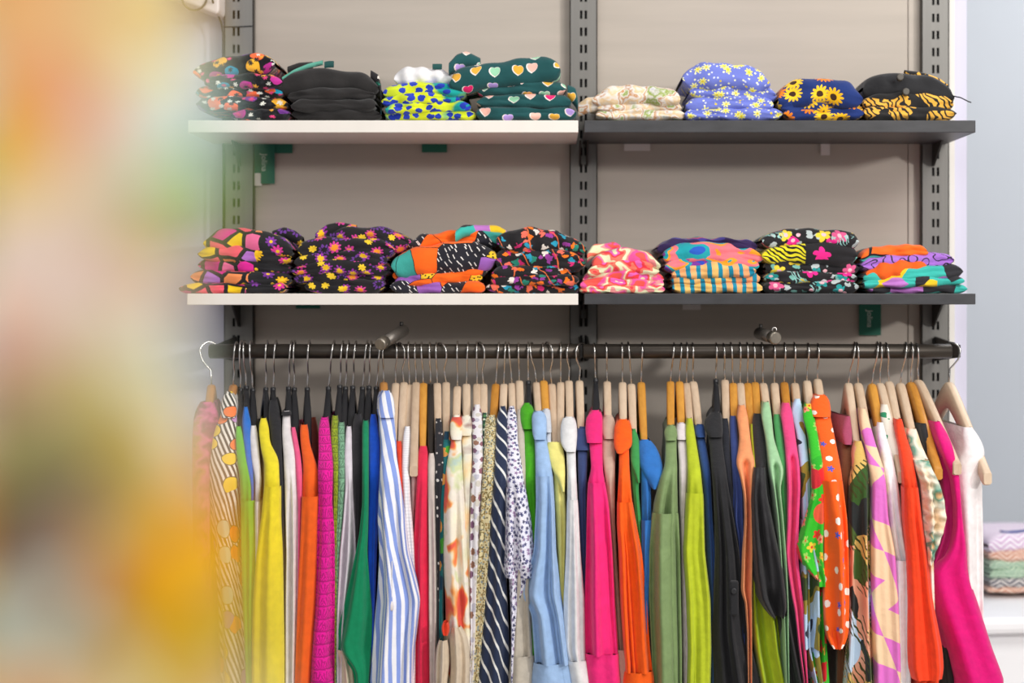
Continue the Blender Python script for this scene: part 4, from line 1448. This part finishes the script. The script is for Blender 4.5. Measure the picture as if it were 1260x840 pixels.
drape('ruffle', cr, FM['cream_ruffle'], [(566, 1126, 1144), (580, 1130, 1150), (595, 1135, 1158), (615, 1137, 1164), (640, 1138, 1167), (660, 1140, 1161), (680, 1143, 1152), (695, 1143.5, 1148)], 0, fwd=.042, deep=.05, folds=(.5, 1.6), seed=44, fold_from=520, gather=(.0045, .36), step=2.0)
g(1121, (1121, 470), 'amber', [(523, 1132, 1142), (545, 1137, 1148), (560, 1141, 1152), (600, 1148, 1160), (680, 1150, 1168), (740, 1153, 1172), (800, 1162, 1178), (840, 1166, 1184)],
  'jet', 'black strap top', 'black sleeveless top on an amber hanger, left of the magenta dress', 'top', tip=(1155, 590), stop=548, wr=.013)
md = g(1127, (1130, 467), 'pale', [(521, 1149, 1159), (535, 1153, 1168), (550, 1159, 1174), (572, 1166, 1178), (585, 1172, 1182), (620, 1177, 1184), (650, 1177, 1187), (675, 1172, 1191), (690, 1162, 1193), (702, 1147, 1196), (710, 1146, 1199), (740, 1152, 1207), (800, 1171, 1226), (836, 1180, 1240), (840, 1181, 1241)],
       'magenta', 'magenta sleeveless dress', 'magenta sleeveless dress with a deep armhole at the right end of the rail', 'dress', tip=(1179, 584), stop=556, fwd=.03, folds=(.15, 1.2), wr=.013)
drape('lining', md, FM['shaded_magenta'], [(562, 1157, 1170), (620, 1162, 1179), (660, 1159, 1180), (690, 1149, 1170), (704, 1146, 1150)], (1130 - VX) * RY / F, fwd=.008, stop=556, seed=71)['label'] = 'inside of the armhole, magenta darkened as shade'  # inside of the same dress; its shade is put into a darker magenta
g(1173, (1168, 470), 'pale', [(528, 1185, 1199), (538, 1187, 1207), (550, 1188, 1213), (562, 1186, 1215), (570, 1180, 1212), (580, 1176, 1211), (600, 1176, 1212), (680, 1180, 1213), (740, 1182, 1213), (840, 1185, 1214)],
  'soft_white', 'soft white sleeveless top', 'soft white sleeveless top, rightmost garment on the rail', 'top', tip=(1216, 596), stop=553, fwd=.015, folds=(.4, 1.6), twist=50, wr=.02)

# ------------------------------------------------------------------ folded garments on the shelves
ORD = ['bottom', 'second up', 'third up', 'fourth up', 'fifth up']


def fold_mesh(x0, x1, zb, zt, front, deep, seed, arch=0.0, tilt=0.0, crease=.5, rough=1.0):
    rng = np.random.RandomState(seed)
    nx = 40
    T = (zt - zb) * .97
    hx = (x1 - x0) / 2
    xi = np.linspace(-1, 1, nx)
    xi = np.sign(xi) * (1 - (1 - np.abs(xi)) ** 1.5)
    rd = min(.9 * T / hx, .5)
    e = np.clip((np.abs(xi) - (1 - rd)) / rd, 0, 1)
    ht = T / 2 * np.sqrt(np.clip(1 - e ** 2.2, .02, 1))
    ht = ht * (1 + .08 * np.sin(xi * rng.uniform(2, 5) + rng.uniform(0, 6)))
    zc = zb + T / 2 + arch * (1 - xi ** 2) - arch + tilt * xi
    na = 13
    a = np.linspace(-PI / 2, PI / 2, na)
    nb = 6
    bt = np.linspace(0, 1, nb + 1)[1:]
    # loop: nose bottom -> top, back along the top, down, forward along the bottom
    fy = rough * (.004 * np.sin(xi * rng.uniform(2, 4) + rng.uniform(0, 6)) + .0025 * np.sin(xi * rng.uniform(7, 12) + rng.uniform(0, 6)))
    r = np.minimum(T * .75, .024)
    ca = np.cos(a)[None, :]; sa = np.sin(a)[None, :]
    cx_ = rng.uniform(0, 6)
    cre = crease * r * np.exp(-((sa - .25 * np.sin(xi * 2 + cx_)[:, None]) / .22) ** 2) * (.6 + .4 * np.sin(xi * 3 + cx_)[:, None])
    Yn = front + fy[:, None] + r * (1 - ca) + cre
    Zn = zc[:, None] + ht[:, None] * sa + rough * .0012 * np.sin(xi[:, None] * rng.uniform(8, 14) + sa * 3 + rng.uniform(0, 6))
    Yt = (front + r) + (deep - r) * bt[None, :] + 0 * xi[:, None]
    Zt = (zc + ht)[:, None] - ht[:, None] * .5 * bt[None, :] ** 3
    Yb = Yt[:, ::-1]
    Zb = (zc - ht)[:, None] + ht[:, None] * .5 * bt[None, ::-1] ** 3
    Y = np.concatenate([Yn, Yt, Yb], 1); Z = np.concatenate([Zn, Zt, Zb], 1)
    side = np.sqrt(np.clip(1 - (np.abs((Z - zc[:, None]) / max(T / 2, 1e-4))) ** 2 * .25, .3, 1))
    X = (x0 + x1) / 2 + hx * xi[:, None] * (1 - .03 * (1 - side)) + rough * .002 * np.sin(Z * 160 + rng.uniform(0, 6)) + 0 * Z
    C = Y.shape[1]
    P = np.stack([X, Y, Z], -1)
    seg = np.linalg.norm(np.diff(P, axis=1), axis=2)
    cu = np.concatenate([np.zeros((nx, 1)), np.cumsum(seg, 1)], 1)
    UV = np.stack([X, cu], -1).reshape(-1, 2)
    c0 = np.array([(x0 + x1) / 2, front + deep / 2, zb])
    V = P.reshape(-1, 3) - c0
    me = fast_mesh('fabric', V, grid_quads(nx, C)[:, ::-1], UV)
    return me, c0


FN = [0]


def stack(layers, where, group, shelf_front=SF, m=None, arch=0, d=None, deep=.23):
    """layers from the bottom: (x left, x right, y bottom, y top, material, description[, options])"""
    n = len(layers)
    out = []
    for i, L in enumerate(layers):
        x0, x1, yb, yt, mat, desc = L[:6]
        opt = L[6] if len(L) > 6 else {}
        FN[0] += 1
        fr = (shelf_front + .012 + opt.get('back', .0) + (FN[0] * 37 % 7) * .0022) if d is None else d
        a, b = px2w(x0, yb, fr), px2w(x1, yt, fr)
        arc = opt.get('arch', arch * (i + .3) / n) * fr / F
        zb = a[2] - (.0 if i == 0 else .002)
        me, c0 = fold_mesh(a[0], b[0], zb, b[2], fr, opt.get('deep', deep), FN[0] * 11, arc if i else 0, opt.get('tilt', 0) * fr / F, opt.get('crease', .45), opt.get('rough', 1.0))
        pos = 'top' if i == n - 1 else ORD[i]
        o = obj('folded_shirt', me, FM[mat])
        o.location = tuple(c0)
        tag(o, f'folded {desc}, {pos} in {where}', 'folded shirt', group)
        out.append(o)
    return out


def crumple(parent, name, mat, pts, thick=.012, label=None):
    """a turned-up collar, neckband or sleeve end: a soft bent strip of cloth through frame points (px, py, depth, half height in px)"""
    n = 22
    P = np.array(pts, float)
    s = np.linspace(0, 1, len(P)); t = np.linspace(0, 1, n)
    I = [np.interp(t, s, P[:, k]) for k in range(4)]
    k = np.ones(3) / 3
    I = [np.convolve(np.pad(v, 1, mode='edge'), k, 'valid') for v in I]
    ring = []
    for px, py, d, h in zip(*I):
        c = np.array(px2w(px, py, d)); hh = h * d / F
        ring.append([(c[0], c[1] - thick * math.cos(a), c[2] + hh * math.sin(a)) for a in np.linspace(0, 2 * PI, 14)[:-1]])
    V = np.array(ring).reshape(-1, 3) - np.array(parent.location)
    UV = np.stack([V[:, 0], V[:, 2]], -1)
    o = obj(name, fast_mesh(name, V, grid_quads(n, 13), UV), FM[mat] if mat in FM else MW[mat], parent)
    if label: o['label'] = label
    return o


GU, GL = 'folded garments on the upper shelves', 'folded garments on the lower shelves'
W1 = "white upper shelf's leftmost stack"
s = stack([(284, 357, 148, 133, 'tropic_black', 'dark tropical-print shirt'), (239, 352, 134, 117, 'tropic_black', 'dark tropical-print shirt'), (240, 348, 119, 104, 'tropic_black', 'dark tropical-print shirt'),
           (250, 346, 107, 88, 'tropic_black', 'dark tropical-print shirt'), (239, 337, 92, 65, 'tropic_black', 'dark shirt with orange bird print', dict(tilt=5, crease=.2))], W1, GU, arch=5)
s[0].location.x += 0
W = "white upper shelf's second stack"
s = stack([(358, 468, 148, 133, 'black_cotton', 'plain black shirt'), (358, 463, 135, 120, 'black_cotton', 'plain black shirt'), (352, 460, 122, 106, 'black_cotton', 'plain black shirt', dict(tilt=2)),
           (338, 464, 112, 82, 'black_cotton', 'black shirt with teal neckband', dict(arch=9, crease=.15))], W, GU, arch=4)
crumple(s[3], 'neckband', 'pale_teal', [(347, 97, 3.575, 2), (362, 88, 3.59, 2.5), (380, 81, 3.61, 3), (398, 77, 3.63, 3)], .006, 'pale teal neckband')
crumple(s[3], 'care_label', 'teal_label', [(399, 80, 3.60, 4), (405, 79, 3.60, 4.2), (411, 79, 3.60, 4)], .002, 'small teal woven label')
crumple(s[3], 'neckline', 'black_cotton', [(354, 86, 3.64, 4), (368, 82, 3.66, 5), (385, 81, 3.67, 5)], .012)
crumple(s[3], 'sleeve_end', 'black_confetti', [(456, 92, 3.60, 6), (466, 100, 3.60, 8), (469, 115, 3.60, 10), (469, 134, 3.60, 9)], .012, 'printed black sleeve end')
W = "white upper shelf's third stack"
s = stack([(473, 585, 148, 134, 'leopard_lime', 'lime and blue leopard shirt'), (473, 578, 137, 124, 'leopard_lime', 'lime and blue leopard shirt', dict(tilt=2)), (469, 567, 128, 112, 'leopard_lime', 'lime and blue leopard shirt', dict(tilt=2)),
           (470, 572, 117, 99, 'leopard_lime', 'lime and blue leopard shirt', dict(arch=5)), (484, 556, 104, 80, 'white_blue_edge', 'white shirt with blue-edged hem', dict(arch=4, back=.03, crease=.1))], W, GU, arch=4)
crumple(s[4], 'care_label', 'teal_label', [(532, 82, 3.60, 3.4), (538, 82, 3.60, 3.6), (544, 82, 3.60, 3.4)], .002, 'small teal woven label')
W = "white upper shelf's rightmost stack"
s = stack([(584, 708, 148, 130, 'heart_teal', 'teal heart-print shirt'), (587, 704, 132, 114, 'heart_teal', 'teal heart-print shirt'), (588, 697, 117, 96, 'heart_teal', 'teal heart-print shirt'),
           (552, 691, 106, 71, 'heart_teal', 'teal heart-print shirt', dict(tilt=8, arch=4, crease=.2))], W, GU, arch=4)
crumple(s[3], 'collar', 'heart_teal', [(552, 86, 3.60, 8), (562, 78, 3.61, 11), (574, 73, 3.62, 10), (592, 79, 3.64, 7)], .014)
crumple(s[1], 'sleeve_end', 'heart_teal', [(698, 112, 3.60, 8), (708, 120, 3.60, 12), (711, 130, 3.60, 9)], .014)
W = "charcoal upper shelf's leftmost stack"
s = stack([(732, 843, 148, 133, 'cream_botanical', 'cream botanical-print shirt'), (736, 840, 137, 117, 'cream_botanical', 'cream botanical-print shirt', dict(arch=5)),
           (730, 838, 126, 102, 'cream_botanical', 'cream botanical-print shirt', dict(arch=8, crease=.2))], W, GU, arch=4)
crumple(s[0], 'sleeve_end', 'cream_botanical', [(711, 136, 3.60, 8), (722, 130, 3.59, 10), (734, 128, 3.59, 9), (742, 126, 3.59, 7)], .014)
W = "charcoal upper shelf's second stack"
stack([(842, 963, 148, 131, 'periwinkle_floral', 'periwinkle floral shirt'), (845, 953, 136, 114, 'periwinkle_floral', 'periwinkle floral shirt', dict(arch=4)),
       (850, 957, 121, 97, 'periwinkle_floral', 'periwinkle floral shirt', dict(arch=5, tilt=-2)), (841, 947, 108, 74, 'periwinkle_floral', 'periwinkle floral shirt', dict(arch=8, tilt=-3, crease=.2))], W, GU, arch=4)
W = "charcoal upper shelf's third stack"
stack([(964, 1063, 148, 131, 'navy_sunflower', 'navy sunflower-print shirt'), (961, 1062, 139, 117, 'navy_sunflower', 'navy sunflower-print shirt', dict(arch=4)),
       (957, 1061, 128, 93, 'navy_sunflower', 'navy sunflower-print shirt', dict(arch=11, crease=.4))], W, GU, arch=4)
W = "charcoal upper shelf's rightmost stack"
s = stack([(1064, 1178, 148, 129, 'black_gold', 'black and gold leaf-print shirt'), (1063, 1174, 134, 109, 'black_gold', 'black and gold leaf-print shirt', dict(arch=5)),
           (1062, 1176, 122, 87, 'jet', 'plain black shirt front with button', dict(arch=9, tilt=-5, crease=.2))], W, GU, arch=4)
for k, (bx, by) in ((2, (1108, 96)), (1, (1115, 114))):
    c = np.array(px2w(bx, by, 3.552 if k == 2 else 3.556)) - np.array(s[k].location)
    MB().tube([c + (0, .008, .0), c + (0, 0, .003), c + (0, -.001, .003)], [.0068, .0068, .005], 14).build('button', MW['steel_side'], s[k], smooth=True)
c0 = np.array(s[2].location)
MB().tube([np.array(px2w(x, y, dd)) - c0 for x, y, dd in ((1172, 118, 3.58), (1182, 120, 3.575), (1192, 125, 3.575), (1195, 126, 3.575))], .0012, 6).build('cord', MW['cable'], s[2], smooth=True)
crumple(s[2], 'sleeve_end', 'black_gold', [(1112, 89, 3.62, 3), (1135, 93, 3.62, 4), (1155, 101, 3.61, 5), (1166, 108, 3.60, 4)], .01, 'gold leaf-print sleeve')

W = "white lower shelf's leftmost stack"
s = stack([(221, 352, 361, 348, 'ogee', 'pink and yellow ogee-print shirt'), (233, 357, 350, 331, 'ogee', 'pink and yellow ogee-print shirt', dict(tilt=-1)), (244, 358, 334, 317, 'ogee', 'pink and yellow ogee-print shirt', dict(tilt=-2)),
           (244, 358, 322, 302, 'ogee', 'pink and yellow ogee-print shirt', dict(tilt=-3)), (251, 360, 312, 281, 'ogee', 'pink and yellow ogee-print shirt', dict(tilt=-5, arch=6, crease=.2))], W, GL, arch=3)
crumple(s[4], 'sleeve_end', 'dark_bloom', [(335, 290, 3.62, 6), (350, 286, 3.63, 7), (364, 292, 3.63, 8), (374, 300, 3.62, 8)], .015, 'dark floral sleeve end')
W = "white lower shelf's second stack"
s = stack([(374, 473, 361, 342, 'dark_bloom', 'black shirt with purple and yellow blooms'), (361, 474, 346, 328, 'dark_bloom', 'black shirt with purple and yellow blooms', dict(arch=4)),
           (359, 480, 336, 318, 'dark_bloom', 'black shirt with purple and yellow blooms', dict(arch=5)), (362, 476, 326, 306, 'dark_bloom', 'black shirt with purple and yellow blooms', dict(arch=5)),
           (365, 484, 315, 290, 'dark_bloom', 'black shirt with purple and yellow blooms', dict(arch=5)), (386, 504, 303, 277, 'dark_bloom', 'black shirt with purple and yellow blooms', dict(arch=8, back=.03, rough=2, tilt=-2))], W, GL, arch=4)
crumple(s[5], 'collar', 'dark_bloom', [(388, 292, 3.60, 5), (402, 283, 3.61, 7), (418, 279, 3.62, 6), (440, 282, 3.62, 5)], .012)
W = "white lower shelf's third stack"
s = stack([(481, 598, 361, 345, 'memphis', 'orange and yellow patchwork-print shirt'), (485, 592, 350, 333, 'memphis', 'orange and yellow patchwork-print shirt', dict(tilt=3)), (484, 600, 343, 322, 'memphis', 'orange and yellow patchwork-print shirt', dict(tilt=3)),
           (482, 611, 336, 297, 'memphis', 'orange and black patchwork-print shirt', dict(tilt=5, arch=6, crease=.25)), (503, 622, 303, 282, 'memphis', 'orange and teal patchwork-print shirt', dict(tilt=4, back=.04, rough=2))], W, GL, arch=4)
crumple(s[4], 'collar', 'teal_patch', [(560, 292, 3.61, 7), (570, 284, 3.62, 8), (590, 283, 3.63, 6), (612, 284, 3.63, 7), (624, 292, 3.62, 8)], .014, 'teal and yellow collar')
W = "white lower shelf's rightmost stack"
stack([(599, 714, 361, 347, 'black_confetti', 'black confetti-print shirt'), (603, 712, 350, 337, 'black_confetti', 'black confetti-print shirt'), (604, 702, 342, 324, 'black_confetti', 'black confetti-print shirt', dict(arch=3)),
       (608, 720, 331, 304, 'black_confetti', 'black confetti-print shirt', dict(arch=4, tilt=-2)), (611, 719, 310, 280, 'black_confetti', 'black confetti-print shirt', dict(arch=8, rough=2, tilt=-4, crease=.2))], W, GL, arch=3)
W = "charcoal lower shelf's leftmost stack"
s = stack([(712, 817, 361, 351, 'pink_mint_swirl', 'pink and mint swirl-print shirt'), (715, 818, 353, 340, 'pink_mint_swirl', 'pink and mint swirl-print shirt', dict(arch=3)), (716, 816, 344, 329, 'pink_mint_swirl', 'pink and mint swirl-print shirt', dict(arch=6)),
           (724, 812, 334, 316, 'pink_mint_swirl', 'pink and mint swirl-print shirt', dict(arch=8)), (728, 812, 325, 304, 'pink_mint_swirl', 'pink and mint swirl-print shirt', dict(arch=11, crease=.2))], W, GL, arch=4)
crumple(s[4], 'collar', 'pink_mint_swirl', [(722, 318, 3.62, 6), (730, 308, 3.63, 8), (742, 306, 3.64, 6), (756, 302, 3.65, 5), (764, 306, 3.65, 4)], .014)
W = "charcoal lower shelf's second stack"
s = stack([(827, 938, 361, 347, 'aqua_stripe', 'aqua and yellow striped shirt'), (826, 936, 349, 334, 'aqua_stripe', 'aqua and yellow striped shirt', dict(tilt=2)), (828, 932, 341, 322, 'aqua_stripe', 'aqua and yellow striped shirt', dict(tilt=2, arch=3)),
           (818, 934, 332, 312, 'colour_wash', 'orange, aqua and purple colour-wash shirt', dict(tilt=0, arch=5)), (815, 938, 322, 297, 'colour_wash', 'orange, aqua and purple colour-wash shirt', dict(arch=6, tilt=-1)),
           (808, 930, 305, 291, 'dark_wash', 'dark purple colour-wash shirt', dict(arch=6, back=.03, rough=2))], W, GL, arch=4)
W = "charcoal lower shelf's third stack"
s = stack([(939, 1056, 361, 344, 'black_hibiscus', 'black hibiscus-print shirt'), (942, 1057, 348, 332, 'black_hibiscus', 'black hibiscus-print shirt'), (942, 1058, 337, 315, 'black_hibiscus', 'black hibiscus-print shirt', dict(arch=3)),
           (939, 1057, 324, 296, 'tiger_yellow', 'yellow tiger-stripe and hibiscus shirt', dict(arch=4)), (939, 1058, 304, 280, 'black_hibiscus', 'black hibiscus-print shirt', dict(arch=4, crease=.2))], W, GL, arch=4)
W = "charcoal lower shelf's rightmost stack"
s = stack([(1068, 1191, 361, 349, 'teal_patch', 'teal and yellow patch-print shirt'), (1062, 1186, 352, 340, 'teal_patch', 'teal and yellow patch-print shirt', dict(tilt=2)), (1064, 1187, 345, 327, 'teal_patch', 'teal and charcoal patch-print shirt', dict(tilt=4)),
           (1067, 1142, 344, 318, 'orange', 'plain orange shirt', dict(tilt=4, deep=.15, crease=.05)), (1060, 1173, 330, 311, 'purple_squiggle', 'purple squiggle-print shirt', dict(tilt=3)),
           (1058, 1142, 318, 300, 'orange_patch', 'orange and black patch-print shirt', dict(tilt=4, arch=4, back=.02))], W, GL, arch=3)

# ------------------------------------------------------------------ the white table at the right with a stack of prints
TD = 3.86
zt = px2w(0, 727, 4.3)[2]
tab = empty('display_table', (1.5, 4.35, 0))
x_l, zf = .885, zt


def at(x, y, z): return (x - 1.5, y - 4.35, z)


# table turned a little: its near edge runs up to the right in the frame
MB().poly([at(.87, 3.92, zt - .035), at(1.95, 4.06, zt - .035), at(1.95, 4.85, zt - .035), at(.87, 4.75, zt - .035), at(.87, 3.92, zt), at(1.95, 4.06, zt), at(1.95, 4.85, zt), at(.87, 4.75, zt)],
          [(0, 3, 2, 1), (4, 5, 6, 7), (0, 1, 5, 4), (1, 2, 6, 5), (2, 3, 7, 6), (3, 0, 4, 7)]).build('top', MW['tablecloth'], tab, bevel=.012)
MB().poly([at(.90, 3.97, 0), at(1.92, 4.10, 0), at(1.92, 4.8, 0), at(.90, 4.7, 0), at(.90, 3.97, zt - .035), at(1.92, 4.10, zt - .035), at(1.92, 4.8, zt - .035), at(.90, 4.7, zt - .035)],
          [(0, 3, 2, 1), (4, 5, 6, 7), (0, 1, 5, 4), (1, 2, 6, 5), (2, 3, 7, 6), (3, 0, 4, 7)]).build('base', MW['tablecloth'], tab)
tag(tab, 'white display table at the right edge carrying a folded printed stack', 'table')
W = 'stack on the white table'
s = stack([(1204, 1330, 729, 721, 'peach_chevron', 'peach print shirt'), (1206, 1328, 723, 709, 'navy_arch', 'grey shirt with navy arches'), (1205, 1330, 711, 698, 'sage_chevron', 'sage chevron shirt'),
           (1204, 1328, 700, 687, 'sage_chevron', 'sage chevron shirt'), (1205, 1329, 690, 676, 'peach_chevron', 'peach zigzag-print shirt'), (1203, 1327, 679, 655, 'lilac_sketch', 'white shirt with lilac sketch print', dict(arch=3))],
          W, 'folded garments on the white table', d=4.2, deep=.3)
for o in s: o.rotation_euler = (0, 0, .13)
crumple(s[5], 'trim', 'indigo', [(1222, 653, 4.24, 1.5), (1230, 655, 4.23, 2.2), (1245, 654, 4.24, 2.2), (1275, 652, 4.25, 2.2)], .006, 'blue edge')

# ------------------------------------------------------------------ the floral dress close to the camera on a rack of its own
FD = .47
blobs = [(20, 30, 245, 182, 122), (60, 120, 240, 160, 118), (100, 60, 242, 192, 140), (160, 40, 238, 218, 150), (190, 0, 206, 170, 110), (30, 140, 242, 148, 106), (-30, 170, 248, 190, 50), (10, 190, 244, 196, 90),
         (150, 130, 226, 208, 182), (120, 170, 236, 206, 190), (205, 90, 190, 216, 206), (235, 140, 170, 204, 200), (180, 180, 216, 220, 208), (215, 225, 140, 170, 80), (195, 205, 120, 180, 104), (245, 235, 144, 146, 64),
         (170, 265, 206, 212, 150), (90, 225, 228, 202, 170), (110, 290, 218, 184, 156), (30, 280, 232, 212, 196), (20, 380, 232, 202, 186), (150, 315, 222, 182, 150), (100, 370, 226, 206, 196), (150, 390, 206, 192, 160),
         (185, 400, 190, 212, 202), (0, 425, 236, 182, 150), (0, 462, 166, 104, 106), (60, 450, 206, 186, 140), (40, 520, 186, 182, 120), (-10, 560, 148, 140, 86), (120, 500, 196, 172, 94), (160, 560, 198, 172, 86),
         (150, 620, 190, 166, 86), (85, 590, 108, 90, 70), (30, 640, 116, 102, 76), (-10, 690, 106, 96, 80), (190, 470, 200, 206, 186), (210, 550, 216, 196, 170), (45, 700, 156, 90, 86), (80, 680, 170, 162, 146),
         (15, 775, 202, 208, 186), (55, 755, 206, 202, 190), (90, 765, 136, 110, 70), (60, 835, 148, 118, 76), (100, 825, 200, 206, 180), (130, 680, 224, 162, 56), (160, 720, 228, 164, 12), (170, 750, 228, 140, 12),
         (200, 790, 218, 178, 20), (230, 690, 228, 164, 22), (245, 645, 204, 132, 22), (180, 830, 208, 172, 30), (240, 835, 212, 178, 22), (275, 785, 96, 78, 76), (255, 740, 218, 174, 26), (-20, 830, 182, 192, 182)]
B = np.array(blobs, float)
pts_e = [(-120, 185), (0, 185), (60, 200), (120, 210), (180, 222), (230, 240), (275, 200), (330, 158), (380, 158), (430, 168), (480, 180), (530, 192), (580, 208), (630, 232), (680, 244), (740, 262), (790, 276), (840, 272), (1000, 280)]
ey = np.array([p[0] for p in pts_e], float); ex = np.array([p[1] for p in pts_e], float)
n_r, n_c = 150, 150
pyy = np.linspace(-900, 3400, 40)
pyy = np.unique(np.concatenate([pyy, np.linspace(-60, 900, n_r)]))
n_r = len(pyy)
edge = np.interp(pyy, ey, ex)
z = CAMZ - (pyy - VY) * FD / F
xe_ = (edge - VX) * FD / F
xl_ = np.full(n_r, (-1500 - VX) * FD / F)
ang = np.linspace(0, 1, n_c)
Vt, Cc = [], []
front_u = np.concatenate([np.linspace(0, .7, 30, endpoint=False), np.linspace(.7, 1, 90)])
P = []
rngf = np.random.RandomState(4)
X = xl_[:, None] + (xe_ - xl_)[:, None] * front_u[None, :]
fold = .010 * np.sin(X * 70 + z[:, None] * 3) + .005 * np.sin(X * 150 + z[:, None] * 7 + 1)
Y = FD + .012 + fold * (1 - front_u[None, :] ** 8) - .0 + .03 * (np.clip((front_u[None, :] - .97) / .03, 0, 1)) ** 2
Xb = X[:, ::-1]
Yb = np.repeat((FD + .085 + .008 * np.sin(Xb[0] * 60))[None, :], n_r, 0) - .03 * (np.clip((front_u[::-1][None, :] - .97) / .03, 0, 1)) ** 2
XX = np.concatenate([X, Xb], 1); YY = np.concatenate([Y, Yb], 1); ZZ = np.repeat(z[:, None], XX.shape[1], 1)
C = XX.shape[1]
dress = empty('floral_dress', (-.30, FD + .05, 1.2))
P = np.stack([XX, YY, ZZ], -1).reshape(-1, 3) - np.array(dress.location)
me = fast_mesh('body', P, grid_quads(n_r, C))
fpx = VX + XX * F / FD
fpy = np.repeat(pyy[:, None], C, 1)
pet = 26 * np.sin(fpx / 17) * np.cos(fpy / 15)            # petal-edged patches of the print
best = np.full(fpx.shape, 1e9); cid = np.zeros(fpx.shape, int)
fx = np.where(fpx < -60, -60 + 330 * np.abs(((fpx + 60) / 330) % 2 - 1) * 1.0, fpx)
fy = np.clip(fpy, -20, 850) if False else np.where(fpy > 850, 850 - 870 * np.abs(((fpy - 850) / 870) % 2 - 1) + 0, np.where(fpy < -20, -20 + 870 * (1 - np.abs(((fpy + 20) / 870) % 2 - 1)), fpy))
for i, b in enumerate(B):
    dd = np.hypot(fx - b[0], fy - b[1]) + pet * .35 * math.sin(i * 1.7)
    k = dd < best
    best[k] = dd[k]; cid[k] = i
rgb = np.minimum(B[cid][..., 2:5] * 1.06, 250) / 255.0
rgb = np.where(rgb <= .04045, rgb / 12.92, ((rgb + .055) / 1.055) ** 2.4)
ca = me.color_attributes.new('print', 'FLOAT_COLOR', 'POINT')
ca.data.foreach_set('color', np.concatenate([rgb.reshape(-1, 3), np.ones((rgb.size // 3, 1))], 1).astype(np.float32).ravel())
t = NT('large_flower_print')
at_ = t.node('ShaderNodeAttribute'); at_.attribute_name = 'print'
t.put(t.bsdf.inputs['Base Color'], at_.outputs['Color'])
t.bsdf.inputs['Roughness'].default_value = .8
t.bsdf.inputs['Specular IOR Level'].default_value = .2
obj('body', me, t.m, dress)
tag(dress, 'out-of-focus floral dress in orange, cream, olive and golden yellow, closest to the camera at left', 'dress')
# its hanger and rack stand above and beside the frame
ztop = z.max()
hh = empty('clothes_hanger', (-.30, FD + .05, ztop + .03))
MB().tube([(-.15, 0, -.06), (-.08, 0, -.02), (0, 0, 0), (.08, 0, -.02), (.15, 0, -.06)], .009, 10).build('arms', HM['pale'], hh, smooth=True)
MB().tube([(0, 0, 0), (0, 0, .05), (0, -.014, .066)] + [(0, .017 * math.cos(a), .075 + .017 * math.sin(a)) for a in np.linspace(PI + .5, -.4, 10)], .002, 7).build('hook', MW['chrome'], hh, smooth=True)
tag(hh, 'pale hanger above the frame holding the blurred floral dress', 'hanger')
rk = empty('clothes_rack', (-.55, FD + .05, 0))
zr = ztop + .105
MB().tube([(-.45, 0, zr), (.33, 0, zr)], .0138, 14).build('rail', MW['rail'], rk, smooth=True)
for sx in (-.44,):
    MB().tube([(sx, 0, 0.012), (sx, 0, zr)], .0125, 14).build('post', MW['rail'], rk, smooth=True)
    MB().box((sx - .02, -.25, 0), (sx + .02, .25, .024)).build('foot', MW['rail'], rk)
tag(rk, 'dark clothes rack beside the camera carrying the blurred floral dress', 'rack')
